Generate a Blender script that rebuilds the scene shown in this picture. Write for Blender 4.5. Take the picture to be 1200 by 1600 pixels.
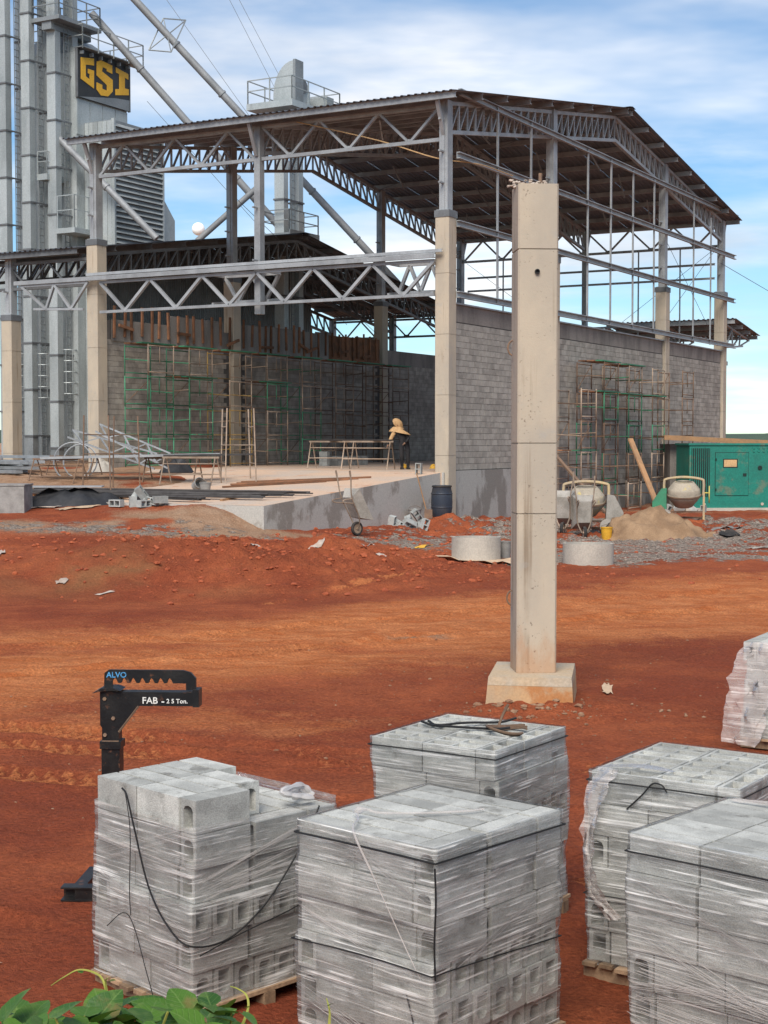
import bpy, bmesh, math, random
import numpy as np
from mathutils import Vector, Matrix, Euler, noise as mnoise

random.seed(7)
for o in list(bpy.data.objects):
    bpy.data.objects.remove(o)
scene = bpy.context.scene
COL = scene.collection
R = math.radians

# ---------------------------------------------------------------- camera
cam_d = bpy.data.cameras.new('camera')
cam_d.sensor_fit = 'HORIZONTAL'
cam_d.sensor_width = 36.0
cam_d.lens = 70.8
cam_d.clip_start = 0.1
cam_d.clip_end = 20000
cam = bpy.data.objects.new('camera', cam_d)
COL.objects.link(cam)
cam.location = (0, 0, 3.2)
cam.rotation_euler = (R(90 - 2.669), 0, 0)
scene.camera = cam
scene.render.resolution_x = 768
scene.render.resolution_y = 1024

# ---------------------------------------------------------------- sky and sun
SUN_EL, SUN_AZ = 45.0, 191.0      # azimuth clockwise from +Y (camera looks to +Y): the sun stands behind and left, veiled by cloud
world = bpy.data.worlds.new('World')
scene.world = world
world.use_nodes = True
wn = world.node_tree.nodes
wl = world.node_tree.links
wn.clear()
w_out = wn.new('ShaderNodeOutputWorld')
w_bg = wn.new('ShaderNodeBackground')
w_sky = wn.new('ShaderNodeTexSky')
w_sky.sky_type = 'NISHITA'
w_sky.sun_disc = False
w_sky.sun_elevation = R(SUN_EL)
w_sky.sun_rotation = R(SUN_AZ)
w_sky.air_density = 1.0
w_sky.dust_density = 0.05
w_sky.ozone_density = 3.0
w_tc = wn.new('ShaderNodeTexCoord')


def wmath(op, a, b=None, c=None):
    n = wn.new('ShaderNodeMath')
    n.operation = op
    for i, s in enumerate((a, b, c)):
        if s is None:
            continue
        if isinstance(s, (int, float)):
            n.inputs[i].default_value = s
        else:
            wl.new(s, n.inputs[i])
    return n.outputs[0]


w_sep = wn.new('ShaderNodeSeparateXYZ')
wl.new(w_tc.outputs['Generated'], w_sep.inputs[0])
zc = wmath('ADD', wmath('MAXIMUM', w_sep.outputs['Z'], 0.0), 0.10)
cx = wmath('DIVIDE', w_sep.outputs['X'], zc)
cy = wmath('DIVIDE', w_sep.outputs['Y'], zc)
w_cmb = wn.new('ShaderNodeCombineXYZ')
wl.new(cx, w_cmb.inputs[0])
wl.new(cy, w_cmb.inputs[1])


def wnoise(scale, detail, rough, loc, sx=1.0, sy=1.0):
    mp = wn.new('ShaderNodeMapping')
    mp.inputs['Location'].default_value = loc
    mp.inputs['Scale'].default_value = (sx, sy, 1)
    wl.new(w_cmb.outputs[0], mp.inputs[0])
    n = wn.new('ShaderNodeTexNoise')
    n.inputs['Scale'].default_value = scale
    n.inputs['Detail'].default_value = detail
    n.inputs['Roughness'].default_value = rough
    wl.new(mp.outputs[0], n.inputs['Vector'])
    return n.outputs['Fac']


def wramp(v, lo, hi):
    n = wn.new('ShaderNodeMapRange')
    n.interpolation_type = 'SMOOTHSTEP'
    n.inputs['From Min'].default_value = lo
    n.inputs['From Max'].default_value = hi
    wl.new(v, n.inputs['Value'])
    return n.outputs[0]


c_big = wramp(wnoise(0.42, 6, 0.55, (3.1, 1.7, 0), 1.0, 1.3), 0.46, 0.70)
c_wisp = wramp(wnoise(1.1, 7, 0.6, (8.2, 4.4, 2.0), 0.8, 1.2), 0.45, 0.78)
c_amt = wmath('MINIMUM', wmath('ADD', wmath('MULTIPLY', c_big, 0.85), wmath('MULTIPLY', c_wisp, 0.45)), 0.93)
c_shade = wramp(wnoise(0.9, 5, 0.55, (1.0, 9.0, 5.0)), 0.35, 0.7)
w_cc = wn.new('ShaderNodeMix')
w_cc.data_type = 'RGBA'
w_cc.inputs['A'].default_value = (11.0, 10.6, 10.1, 1)
w_cc.inputs['B'].default_value = (5.8, 6.2, 6.9, 1)
wl.new(c_shade, w_cc.inputs['Factor'])
w_tint = wn.new('ShaderNodeMix')          # clear air between the clouds, a touch deeper than the raw sky
w_tint.data_type = 'RGBA'
w_tint.blend_type = 'MULTIPLY'
w_tint.inputs['Factor'].default_value = 1.0
w_tint.inputs['B'].default_value = (0.76, 0.97, 1.07, 1)
wl.new(w_sky.outputs[0], w_tint.inputs['A'])
w_mix = wn.new('ShaderNodeMix')
w_mix.data_type = 'RGBA'
wl.new(c_amt, w_mix.inputs['Factor'])
wl.new(w_tint.outputs['Result'], w_mix.inputs['A'])
wl.new(w_cc.outputs['Result'], w_mix.inputs['B'])
wl.new(w_mix.outputs['Result'], w_bg.inputs['Color'])
w_bg.inputs['Strength'].default_value = 0.085
wl.new(w_bg.outputs[0], w_out.inputs[0])

sun_d = bpy.data.lights.new('sun', 'SUN')
sun_d.energy = 3.2
sun_d.angle = R(38)
sun_d.color = (1.0, 0.93, 0.83)
sun = bpy.data.objects.new('sun', sun_d)
COL.objects.link(sun)
sd = Vector((math.sin(R(SUN_AZ)) * math.cos(R(SUN_EL)), math.cos(R(SUN_AZ)) * math.cos(R(SUN_EL)), math.sin(R(SUN_EL))))
sun.rotation_euler = sd.to_track_quat('Z', 'Y').to_euler()
sun.location = (-20, -20, 40)

vs = scene.view_settings
vs.view_transform = 'Standard'
vs.look = 'None'
vs.exposure = 0.55
vs.gamma = 1.0
vs.use_curve_mapping = False
scene.cycles.transparent_max_bounces = 16

# ---------------------------------------------------------------- materials
MATS = {}


def nodes_of(name):
    m = bpy.data.materials.new(name)
    m.use_nodes = True
    m.node_tree.nodes.clear()
    return m, m.node_tree.nodes, m.node_tree.links


class NT:
    """tiny wrapper for building procedural node trees"""
    def __init__(s, name):
        s.m, s.n, s.l = nodes_of(name)
        s.out = s.n.new('ShaderNodeOutputMaterial')
        MATS[name] = s.m

    def node(s, typ, **kw):
        n = s.n.new(typ)
        for k, v in kw.items():
            setattr(n, k, v)
        return n

    def put(s, sock, v):
        if isinstance(v, bpy.types.NodeSocket):
            s.l.new(v, sock)
        else:
            sock.default_value = v

    def pos(s, scale=(1, 1, 1), rot=(0, 0, 0), src='pos'):
        if src == 'pos':
            o = s.node('ShaderNodeNewGeometry').outputs['Position']
        elif src == 'uv':
            o = s.node('ShaderNodeTexCoord').outputs['UV']
        else:
            o = s.node('ShaderNodeTexCoord').outputs['Object']
        mp = s.node('ShaderNodeMapping')
        mp.inputs['Scale'].default_value = scale
        mp.inputs['Rotation'].default_value = rot
        s.l.new(o, mp.inputs[0])
        return mp.outputs[0]

    def noise(s, vec, scale, detail=4, rough=0.55):
        n = s.node('ShaderNodeTexNoise')
        n.inputs['Scale'].default_value = scale
        n.inputs['Detail'].default_value = detail
        n.inputs['Roughness'].default_value = rough
        s.l.new(vec, n.inputs['Vector'])
        return n.outputs['Fac']

    def ramp(s, v, lo, hi, a=0.0, b=1.0):
        n = s.node('ShaderNodeMapRange')
        n.interpolation_type = 'SMOOTHSTEP'
        for k, x in (('From Min', lo), ('From Max', hi), ('To Min', a), ('To Max', b)):
            n.inputs[k].default_value = x
        s.put(n.inputs['Value'], v)
        return n.outputs[0]

    def mix(s, f, a, b, mode='MIX'):
        n = s.node('ShaderNodeMix', data_type='RGBA', blend_type=mode)
        s.put(n.inputs['Factor'], f)
        for k, v in (('A', a), ('B', b)):
            if isinstance(v, bpy.types.NodeSocket):
                s.l.new(v, n.inputs[k])
            else:
                n.inputs[k].default_value = (*v[:3], 1)
        return n.outputs['Result']

    def math(s, op, a, b=0.0):
        n = s.node('ShaderNodeMath', operation=op)
        s.put(n.inputs[0], a)
        s.put(n.inputs[1], b)
        return n.outputs[0]

    def bump(s, h, strength, dist=0.01):
        n = s.node('ShaderNodeBump')
        n.inputs['Strength'].default_value = strength
        n.inputs['Distance'].default_value = dist
        s.l.new(h, n.inputs['Height'])
        return n.outputs[0]

    def bsdf(s, col, rough=0.8, metal=0.0, normal=None, spec=0.3):
        b = s.node('ShaderNodeBsdfPrincipled')
        s.put(b.inputs['Base Color'], col if isinstance(col, bpy.types.NodeSocket) else (*col[:3], 1))
        s.put(b.inputs['Roughness'], rough)
        b.inputs['Metallic'].default_value = metal
        b.inputs['Specular IOR Level'].default_value = spec
        if normal is not None:
            s.l.new(normal, b.inputs['Normal'])
        return b.outputs[0]

    def finish(s, sh):
        s.l.new(sh, s.out.inputs['Surface'])
        return s.m


def mat(name, base, alt, scale=2.0, rough=0.8, metal=0.0, bump=0.25, bscale=40, rand=0.15, stretch=(1, 1, 1), lo=0.38, hi=0.66,
        spot=None, spot_scale=9.0, spot_lo=0.6, spec=0.3, bdist=0.01, fine_amp=.13, each=False):
    t = NT(name)
    p = t.pos(stretch)
    pw = t.pos()
    if each:          # every piece its own patch of the pattern
        o2 = t.node('ShaderNodeObjectInfo')
        va = t.node('ShaderNodeVectorMath', operation='ADD')
        t.l.new(p, va.inputs[0])
        sc_ = t.node('ShaderNodeVectorMath', operation='SCALE')
        sc_.inputs[0].default_value = (37.0, 91.0, 53.0)
        t.l.new(o2.outputs['Random'], sc_.inputs['Scale'])
        t.l.new(sc_.outputs[0], va.inputs[1])
        p = va.outputs[0]
    c = t.mix(t.ramp(t.noise(p, scale, 6, 0.6), lo, hi), base, alt)
    if spot:
        c = t.mix(t.ramp(t.noise(p, spot_scale, 5, 0.65), spot_lo, spot_lo + 0.12), c, spot)
    fine = t.noise(pw, bscale, 3, 0.6)
    g = t.ramp(fine, 0.25, 0.75, 1 - fine_amp, 1 + fine_amp)
    if rand:
        oi = t.node('ShaderNodeObjectInfo')
        g = t.math('MULTIPLY', g, t.ramp(oi.outputs['Random'], 0, 1, 1 - rand, 1 + rand))
    cc = t.node('ShaderNodeCombineColor')
    for i in range(3):
        t.l.new(g, cc.inputs[i])
    c = t.mix(1.0, c, cc.outputs[0], 'MULTIPLY')
    nrm = t.bump(fine, bump, bdist) if bump else None
    t.finish(t.bsdf(c, rough, metal, nrm, spec))
    return t.m




def precast_material(name, c0, c1, stain, pit):
    """cast concrete: cloudy tone, rain streaks running down, air holes, rubbed grey patches"""
    t = NT(name)
    p = t.pos()
    cl = t.ramp(t.noise(t.pos((1, 1, .5)), 1.3, 6, .6), .36, .66)
    c = t.mix(cl, c0, c1)
    st = t.ramp(t.noise(t.pos((6, 6, .18)), 1.5, 6, .62), .53, .70)
    mk = t.ramp(t.noise(t.pos((1.2, 1.2, .45)), 1.7, 4, .55), .42, .62)
    c = t.mix(t.math('MULTIPLY', t.math('MULTIPLY', st, mk), .75), c, stain)
    gp = t.ramp(t.noise(p, 3.1, 7, .68), .56, .68)
    c = t.mix(t.math('MULTIPLY', gp, .35), c, (.33, .32, .30))
    n2 = t.noise(p, 34, 2, .5)
    holes = t.math('MULTIPLY', t.ramp(n2, .66, .71), t.ramp(t.noise(p, 2.4, 3), .44, .60))
    c = t.mix(t.math('MULTIPLY', holes, .7), c, pit)
    # red mud splashed up from the yard
    sx = t.node('ShaderNodeSeparateXYZ')
    t.l.new(t.node('ShaderNodeNewGeometry').outputs['Position'], sx.inputs[0])
    lowz = t.ramp(t.math('ADD', sx.outputs['Z'], t.math('MULTIPLY', t.noise(t.pos((3, 3, 1)), 2.2, 6, .65), 1.1)), 1.55, 1.05)
    c = t.mix(t.math('MULTIPLY', lowz, .55), c, (.40, .20, .095))
    fine = t.noise(p, 85, 3, .6)
    h = t.math('SUBTRACT', t.math('MULTIPLY', fine, .35), t.math('MULTIPLY', holes, 1.6))
    h = t.math('ADD', h, t.math('MULTIPLY', t.noise(p, 7, 4), .8))
    t.finish(t.bsdf(c, .86, 0, t.bump(h, .45, .012), .25))


precast_material('precast', (.46, .39, .30), (.385, .335, .27), (.20, .145, .095), (.16, .125, .09))
mat('precast_warm', (.48, .37, .25), (.40, .33, .25), 1.4, .85, 0, .2, 30, .07, (2, 2, .4), spot=(.30, .24, .18), spot_scale=1.2, spot_lo=.62)
mat('footing_low', (.50, .315, .165), (.42, .30, .19), 2.2, .9, 0, .4, 40, .05, spot=(.42, .19, .075), spot_scale=1.6, spot_lo=.5, fine_amp=.08)
mat('footing', (.47, .36, .24), (.42, .36, .28), 2.2, .88, 0, .35, 30, .05, spot=(.45, .24, .11), spot_scale=2.0, spot_lo=.55)
mat('dark_mortar', (.12, .115, .11), (.09, .085, .08), 3, .95, 0, .2, 40, 0)
mat('wall_block', (.36, .335, .295), (.275, .255, .225), 3.0, .92, 0, .5, 45, .11, each=True)
mat('bond_beam', (.26, .235, .21), (.17, .155, .14), 1.3, .92, 0, .3, 25, 0, (1, 1, .35))
mat('plaster', (.37, .36, .335), (.22, .205, .185), .9, .92, 0, .2, 25, 0, (1, 1, .5), lo=.46, hi=.56)
mat('slab_side', (.42, .40, .365), (.26, .235, .205), .8, .92, 0, .3, 25, 0, (1, 1, .7), lo=.50, hi=.58, spot=(.33, .19, .11), spot_scale=1.0, spot_lo=.62)
mat('slab_top', (.56, .39, .275), (.47, .385, .315), .55, .95, 0, .3, 20, 0, spot=(.45, .20, .10), spot_scale=.8, spot_lo=.58)
mat('block_new', (.47, .47, .435), (.34, .34, .315), 5, .92, 0, .7, 130, .17, bdist=.006, spot=(.22, .215, .195), spot_scale=3.5, spot_lo=.57, fine_amp=.20, each=True)
mat('block_old', (.36, .37, .355), (.27, .28, .27), 5, .92, 0, .5, 90, .18)
mat('steel', (.36, .375, .385), (.27, .28, .29), 1.6, .55, .35, .05, 30, .10, spec=.4)
mat('steel_dark', (.17, .18, .19), (.13, .135, .14), 1.6, .6, .3, .05, 30, .12)
mat('roof_sheet', (.185, .20, .225), (.145, .155, .175), .8, .5, .5, .04, 30, .08)
mat('galvanised', (.41, .44, .44), (.33, .36, .36), 1.0, .5, .35, .05, 18, .10, (1, 1, .4), spot=(.25, .27, .27), spot_scale=.7, spot_lo=.6)
mat('galvanised_dark', (.25, .27, .28), (.19, .21, .22), 1.0, .55, .35, .05, 18, .08)
mat('spout_grey', (.27, .28, .29), (.21, .22, .23), 1.0, .6, .25, .05, 18, .05)
mat('sign_black', (.025, .027, .03), (.035, .035, .035), 2, .45, 0, .03, 20, 0)
mat('sign_yellow', (.72, .40, .035), (.66, .36, .03), 2, .5, 0, .03, 20, 0)
mat('wood', (.33, .22, .135), (.22, .145, .09), 5, .85, 0, .35, 60, .3, (3, 3, 1))
mat('wood_form', (.25, .115, .06), (.15, .08, .048), 3, .88, 0, .3, 50, .35)
mat('wood_plank', (.36, .20, .10), (.27, .16, .09), 3, .85, 0, .25, 40, .2)
mat('rust', (.22, .14, .09), (.15, .10, .075), 4, .8, .2, .2, 50, .25)
mat('rust_light', (.36, .28, .215), (.25, .18, .13), 2.5, .8, .15, .2, 50, .25)
mat('scaffold_green', (.045, .21, .115), (.05, .15, .09), 2.5, .6, .1, .1, 50, .3, spot=(.20, .14, .09), spot_scale=3, spot_lo=.6)
mat('scaffold_yellow', (.42, .27, .08), (.30, .20, .09), 2.5, .7, .1, .1, 50, .2)
mat('rebar', (.075, .07, .068), (.05, .045, .045), 3, .75, .3, .3, 50, .2)
mat('black_steel', (.010, .010, .011), (.022, .021, .020), 5, .38, .1, .15, 60, .1, spot=(.12, .055, .032), spot_scale=14, spot_lo=.585, spec=.4)
mat('black_cord', (.014, .014, .015), (.02, .02, .02), 3, .6, 0, 0, 60, 0)
mat('tarp_black', (.022, .023, .026), (.04, .04, .042), 2, .45, 0, .3, 15, .1)
mat('drum_blue', (.03, .038, .055), (.05, .05, .055), 2, .5, 0, .1, 30, 0, spot=(.22, .18, .15), spot_scale=4, spot_lo=.68)
mat('gen_green', (.014, .185, .140), (.018, .15, .115), 1.2, .45, .05, .06, 15, .03, spec=.4, spot=(.10, .17, .12), spot_scale=1.4, spot_lo=.54)
mat('gen_dark', (.012, .03, .026), (.012, .022, .02), 2, .6, 0, .05, 30, 0)
mat('gen_window', (.55, .36, .18), (.45, .30, .16), 2, .3, 0, 0, 30, 0)
mat('mixer_paint', (.45, .36, .22), (.33, .275, .20), 3, .85, 0, .3, 40, .08, spot=(.50, .33, .06), spot_scale=2.5, spot_lo=.6)
mat('mixer_yellow', (.44, .33, .18), (.34, .27, .19), 3, .8, 0, .3, 40, .08)
mat('mixer_drum', (.40, .345, .27), (.31, .27, .215), 3, .9, 0, .4, 35, .05, spot=(.50, .40, .16), spot_scale=2.2, spot_lo=.58)
mat('barrow_tray', (.35, .325, .29), (.26, .24, .21), 3, .88, .05, .3, 35, .1, spot=(.20, .15, .11), spot_scale=5, spot_lo=.62)
mat('rubber', (.028, .027, .026), (.06, .05, .045), 4, .85, 0, .2, 60, 0)
mat('bucket_yellow', (.62, .33, .03), (.50, .27, .03), 4, .5, 0, .1, 40, 0)
mat('bucket_grey', (.27, .26, .245), (.20, .19, .18), 4, .85, 0, .2, 40, .15)
mat('hat_yellow', (.70, .40, .05), (.65, .36, .05), 4, .45, 0, 0, 40, 0)
mat('concrete_ring', (.45, .41, .35), (.37, .34, .295), 2.0, .9, 0, .4, 30, .06, (1, 1, .5), spot=(.28, .22, .17), spot_scale=2, spot_lo=.64)
mat('sand', (.30, .195, .115), (.21, .13, .075), 1.6, .95, 0, .6, 30, 0, bdist=.02)
mat('wet_sand', (.24, .155, .095), (.20, .13, .08), 2.0, .95, 0, .5, 30, 0)
mat('cardboard', (.55, .40, .27), (.46, .33, .22), 2, .9, 0, .2, 25, .15)
mat('cloth_tan', (.58, .37, .19), (.48, .29, .14), 14, .9, 0, .3, 60, 0)
mat('cloth_dark', (.022, .022, .026), (.04, .038, .04), 5, .9, 0, .2, 60, 0)
mat('skin', (.30, .17, .11), (.26, .14, .09), 5, .6, 0, .1, 60, 0)
mat('letter_white', (.72, .70, .66), (.60, .57, .52), 9, .7, 0, 0, 40, 0, spot=(.10, .08, .07), spot_scale=55, spot_lo=.60)
mat('letter_blue', (.08, .30, .56), (.06, .22, .42), 9, .7, 0, 0, 40, 0, spot=(.03, .04, .05), spot_scale=60, spot_lo=.55)
mat('rope', (.46, .30, .15), (.36, .24, .13), 9, .9, 0, .3, 60, .2)
mat('white_plastic', (.48, .41, .35), (.38, .29, .23), 5, .7, 0, .2, 40, .1)
mat('hose_yellow', (.60, .48, .10), (.5, .4, .1), 5, .5, 0, 0, 40, 0)
mat('hill', (.055, .085, .06), (.07, .10, .065), .004, .95, 0, 0, 2, 0)
mat('stone', (.34, .21, .13), (.23, .10, .055), 2, .95, 0, .3, 40, .3)
mat('soil_clod', (.36, .095, .040), (.27, .066, .031), 2, .95, 0, .5, 40, 0, spot=(.30, .16, .09), spot_scale=1.2, spot_lo=.6)
mat('gravel_stone', (.30, .235, .195), (.20, .15, .125), 9, .95, 0, .3, 40, 0)
mat('stem', (.22, .25, .05), (.30, .28, .06), 6, .6, 0, 0, 40, .2)
mat('moon', (.95, .95, .95), (.93, .93, .93), 1, .9, 0, 0, 40, 0)


def leaf_material():
    t = NT('leaf')
    oi = t.node('ShaderNodeObjectInfo')
    p = t.pos()
    c = t.mix(oi.outputs['Random'], (.028, .088, .016), (.085, .19, .022))
    c = t.mix(t.ramp(t.noise(p, 22, 4), .45, .7), c, (.12, .20, .045))
    so = t.node('ShaderNodeSeparateXYZ')
    t.l.new(t.pos(src='obj'), so.inputs[0])
    ax_ = t.math('ABSOLUTE', so.outputs['X'])
    mid = t.ramp(ax_, .0028, .0008)
    sv = t.math('SINE', t.math('MULTIPLY', t.math('SUBTRACT', so.outputs['Y'], t.math('MULTIPLY', ax_, .75)), 330.0))
    side = t.ramp(sv, .86, .98)
    c = t.mix(t.math('MULTIPLY', t.math('MAXIMUM', mid, t.math('MULTIPLY', side, .6)), .55), c, (.16, .26, .07))
    c = t.mix(t.ramp(t.noise(p, 9, 5, .6), .58, .72, 0, .6), c, (.20, .13, .05))      # dust and dry blotches
    nb = t.bump(t.math('ADD', t.noise(p, 60, 3), t.math('MULTIPLY', side, -.6)), .5, .006)
    b = t.bsdf(c, .5, 0, nb, .35)
    tr = t.node('ShaderNodeBsdfTranslucent')
    t.put(tr.inputs['Color'], t.mix(.5, c, (.2, .35, .03)))
    mx = t.node('ShaderNodeMixShader')
    mx.inputs[0].default_value = .22
    t.l.new(b, mx.inputs[1])
    t.l.new(tr.outputs[0], mx.inputs[2])
    t.finish(mx.outputs[0])


leaf_material()


def film_material(name, base, gain, tint):
    """stretch film: clear plastic with white stretched bands running round the pack (UV in metres)"""
    t = NT(name)

    def streak(ang, sx, sy, lo, hi):
        v = t.pos((sx, sy, 1), (0, 0, R(ang)), 'uv')
        return t.ramp(t.noise(v, 1.0, 5, .6), lo, hi)
    a = streak(8, 1.1, 52, .47, .66)
    b = streak(-6, .9, 78, .50, .68)
    c = streak(21, 1.3, 40, .54, .70)
    pa = t.ramp(t.noise(t.pos((2.0, 6.5, 1), (0, 0, .1), 'uv'), 1.0, 4), .43, .60)
    pb = t.ramp(t.noise(t.pos((2.6, 8.5, 1), (0, 0, -.15), 'uv'), 1.7, 4), .45, .60)
    s = t.math('ADD', t.math('MULTIPLY', a, pa), t.math('MULTIPLY', b, pb))
    s = t.math('ADD', s, t.math('MULTIPLY', t.math('MULTIPLY', c, t.math('SUBTRACT', 1.0, pa)), .6))
    stuck = t.ramp(t.noise(t.pos((4, 6, 1), (0, 0, .3), 'uv'), 1.0, 3, .4), .56, .575)   # patches pressed flat on the blocks
    fac = t.math('ADD', base, t.math('MULTIPLY', s, gain))
    white = t.ramp(t.noise(t.pos((2.6, 4.5, 1), (0, 0, -.2), 'uv'), 1.0, 5, .6), .52, .72)   # milky drier areas
    fac = t.math('ADD', fac, t.math('MULTIPLY', white, .16))
    fac = t.math('MINIMUM', t.math('ADD', fac, t.math('MULTIPLY', stuck, .05)), .95)
    nb = t.bump(t.math('ADD', a, b), .5, .004)
    d = t.bsdf(tint, .32, 0, nb, .6)
    tr = t.node('ShaderNodeBsdfTransparent')
    tr.inputs[0].default_value = (.97, .97, .97, 1)
    mx = t.node('ShaderNodeMixShader')
    t.l.new(fac, mx.inputs[0])
    t.l.new(tr.outputs[0], mx.inputs[1])
    t.l.new(d, mx.inputs[2])
    # clear glossy skin: sky glints along the wrinkles
    wr = t.noise(t.pos((7, 26, 1), (0, 0, .12), 'uv'), 1.0, 4, .55)
    wr2 = t.noise(t.pos((3, 60, 1), (0, 0, -.1), 'uv'), 1.0, 4, .6)
    gn = t.bump(t.math('ADD', wr, t.math('MULTIPLY', wr2, .6)), .75, .016)
    gl = t.node('ShaderNodeBsdfGlossy')
    gl.inputs['Roughness'].default_value = .16
    t.l.new(gn, gl.inputs['Normal'])
    fr = t.node('ShaderNodeFresnel')
    fr.inputs['IOR'].default_value = 1.5
    t.l.new(gn, fr.inputs['Normal'])
    m2 = t.node('ShaderNodeMixShader')
    t.l.new(t.math('MULTIPLY', fr.outputs[0], .5), m2.inputs[0])
    t.l.new(mx.outputs[0], m2.inputs[1])
    t.l.new(gl.outputs[0], m2.inputs[2])
    t.finish(m2.outputs[0])


film_material('film', .04, .66, (.84, .83, .80))
film_material('film_loose', .30, .40, (.74, .67, .63))
film_material('film_twist', .55, .3, (.78, .74, .71))

# ---------------------------------------------------------------- object helpers
ident = Matrix.Identity(4)


def link(name, me, parent=None, M=None, m=None):
    o = bpy.data.objects.new(name, me)
    COL.objects.link(o)
    if parent is not None:
        o.parent = parent
    if M is not None:
        o.matrix_basis = M
    if m and me is not None and not me.materials:
        me.materials.append(MATS[m])
    return o


def thing(name, label, cat, M=None, group=None, loc=None, rz=0.0):
    o = bpy.data.objects.new(name, None)
    COL.objects.link(o)
    o.empty_display_size = .2
    if loc is not None:
        M = Matrix.Translation(loc) @ Matrix.Rotation(rz, 4, 'Z')
    o.matrix_basis = M if M is not None else ident
    return tag(o, label, cat, group)


def tag(o, label=None, cat=None, group=None, kind=None):
    if label:
        o['label'] = label
    if cat:
        o['category'] = cat
    if group:
        o['group'] = group
    if kind:
        o['kind'] = kind
    return o


class MB:
    """collects verts and faces, then links them as one mesh object"""
    def __init__(s):
        s.v, s.f, s.sm = [], [], []

    def add(s, vs, fs, M=None, smooth=False):
        b = len(s.v)
        s.v += [tuple(M @ Vector(p)) if M is not None else tuple(p) for p in vs]
        s.f += [tuple(i + b for i in f) for f in fs]
        s.sm += [smooth] * len(fs)
        return s

    def box(s, lo, hi, M=None):
        x0, y0, z0 = lo
        x1, y1, z1 = hi
        return s.add([(x0, y0, z0), (x1, y0, z0), (x1, y1, z0), (x0, y1, z0), (x0, y0, z1), (x1, y0, z1), (x1, y1, z1), (x0, y1, z1)],
                     [(0, 3, 2, 1), (4, 5, 6, 7), (0, 1, 5, 4), (1, 2, 6, 5), (2, 3, 7, 6), (3, 0, 4, 7)], M)

    def beam(s, p0, p1, w, h, up=(0, 0, 1)):
        return s.box((0, -.5, -.5), (1, .5, .5), beam_m(p0, p1, w, h, up))

    def tube(s, pts, r, n=6, cap=True):
        pts = [Vector(p) for p in pts]
        rs = r if isinstance(r, (list, tuple)) else [r] * len(pts)
        vs, fs = [], []
        prev = None
        for i, p in enumerate(pts):
            d = (pts[min(i + 1, len(pts) - 1)] - pts[max(i - 1, 0)]).normalized()
            if prev is None:
                a = d.orthogonal().normalized()
            else:
                a = (prev - d * prev.dot(d))
                a = a.normalized() if a.length > 1e-6 else d.orthogonal().normalized()
            prev = a
            b = d.cross(a)
            for k in range(n):
                t = 2 * math.pi * k / n
                vs.append(p + (a * math.cos(t) + b * math.sin(t)) * rs[i])
        for i in range(len(pts) - 1):
            for k in range(n):
                k2 = (k + 1) % n
                fs.append((i * n + k, i * n + k2, (i + 1) * n + k2, (i + 1) * n + k))
        if cap:
            fs.append(tuple(range(n))[::-1])
            fs.append(tuple((len(pts) - 1) * n + k for k in range(n)))
        return s.add(vs, fs, None, True)

    def lathe(s, prof, n=20, M=None, close=False):
        vs, fs = [], []
        for (r, z) in prof:
            for k in range(n):
                t = 2 * math.pi * k / n
                vs.append((r * math.cos(t), r * math.sin(t), z))
        m = len(prof)
        for i in range(m - 1 + (1 if close else 0)):
            i2 = (i + 1) % m
            for k in range(n):
                k2 = (k + 1) % n
                fs.append((i * n + k, i * n + k2, i2 * n + k2, i2 * n + k))
        return s.add(vs, fs, M, True)

    def prism(s, poly, t0, t1, M=None):
        """polygon in XZ extruded along Y from t0 to t1"""
        n = len(poly)
        vs = [(x, t0, z) for x, z in poly] + [(x, t1, z) for x, z in poly]
        fs = [tuple(range(n)), tuple(range(2 * n - 1, n - 1, -1))]
        fs += [(i, i + n, (i + 1) % n + n, (i + 1) % n) for i in range(n)]
        return s.add(vs, fs, M)

    def mesh(s, m, angle=None):
        me = bpy.data.meshes.new('mesh')
        me.from_pydata(s.v, [], s.f)
        me.polygons.foreach_set('use_smooth', s.sm)
        me.materials.append(MATS[m])
        bm = bmesh.new()
        bm.from_mesh(me)
        bmesh.ops.recalc_face_normals(bm, faces=bm.faces)
        if angle:
            for e in bm.edges:
                if len(e.link_faces) == 2 and e.calc_face_angle(0) > R(angle):
                    e.smooth = False
        bm.to_mesh(me)
        bm.free()
        return me

    def build(s, name, m, parent=None, M=None, angle=40):
        return link(name, s.mesh(m, angle), parent, M)


def beam_m(p0, p1, w, h, up=(0, 0, 1)):
    p0, p1 = Vector(p0), Vector(p1)
    x = p1 - p0
    L = x.length
    x = x / L
    up = Vector(up)
    if abs(x.dot(up)) > .98:
        up = Vector((0, 1, 0)) if abs(x.y) < .9 else Vector((1, 0, 0))
    y = up.cross(x).normalized()
    z = x.cross(y)
    return Matrix(((x.x * L, y.x * w, z.x * h, p0.x), (x.y * L, y.y * w, z.y * h, p0.y), (x.z * L, y.z * w, z.z * h, p0.z), (0, 0, 0, 1)))


UNIT = {}


def unit(kind, m):
    k = (kind, m)
    if k not in UNIT:
        b = MB()
        if kind == 'box':
            b.box((0, -.5, -.5), (1, .5, .5))
        elif kind == 'rod':
            b.tube([(0, 0, 0), (1, 0, 0)], .5, 8)
        elif kind == 'chan':      # open U profile, open towards -y, walls 12 percent
            t = .14
            pf = [(-.5, -.5), (.5, -.5), (.5, .5), (-.5, .5), (-.5, .5 - t), (.5 - t, .5 - t), (.5 - t, -.5 + t), (-.5, -.5 + t)]
            n = len(pf)
            b.add([(0, y, z) for y, z in pf] + [(1, y, z) for y, z in pf],
                  [tuple(range(n)), tuple(range(2 * n - 1, n - 1, -1))] + [(i, i + n, (i + 1) % n + n, (i + 1) % n) for i in range(n)])
        UNIT[k] = b.mesh(m, 40)
    return UNIT[k]


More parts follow.
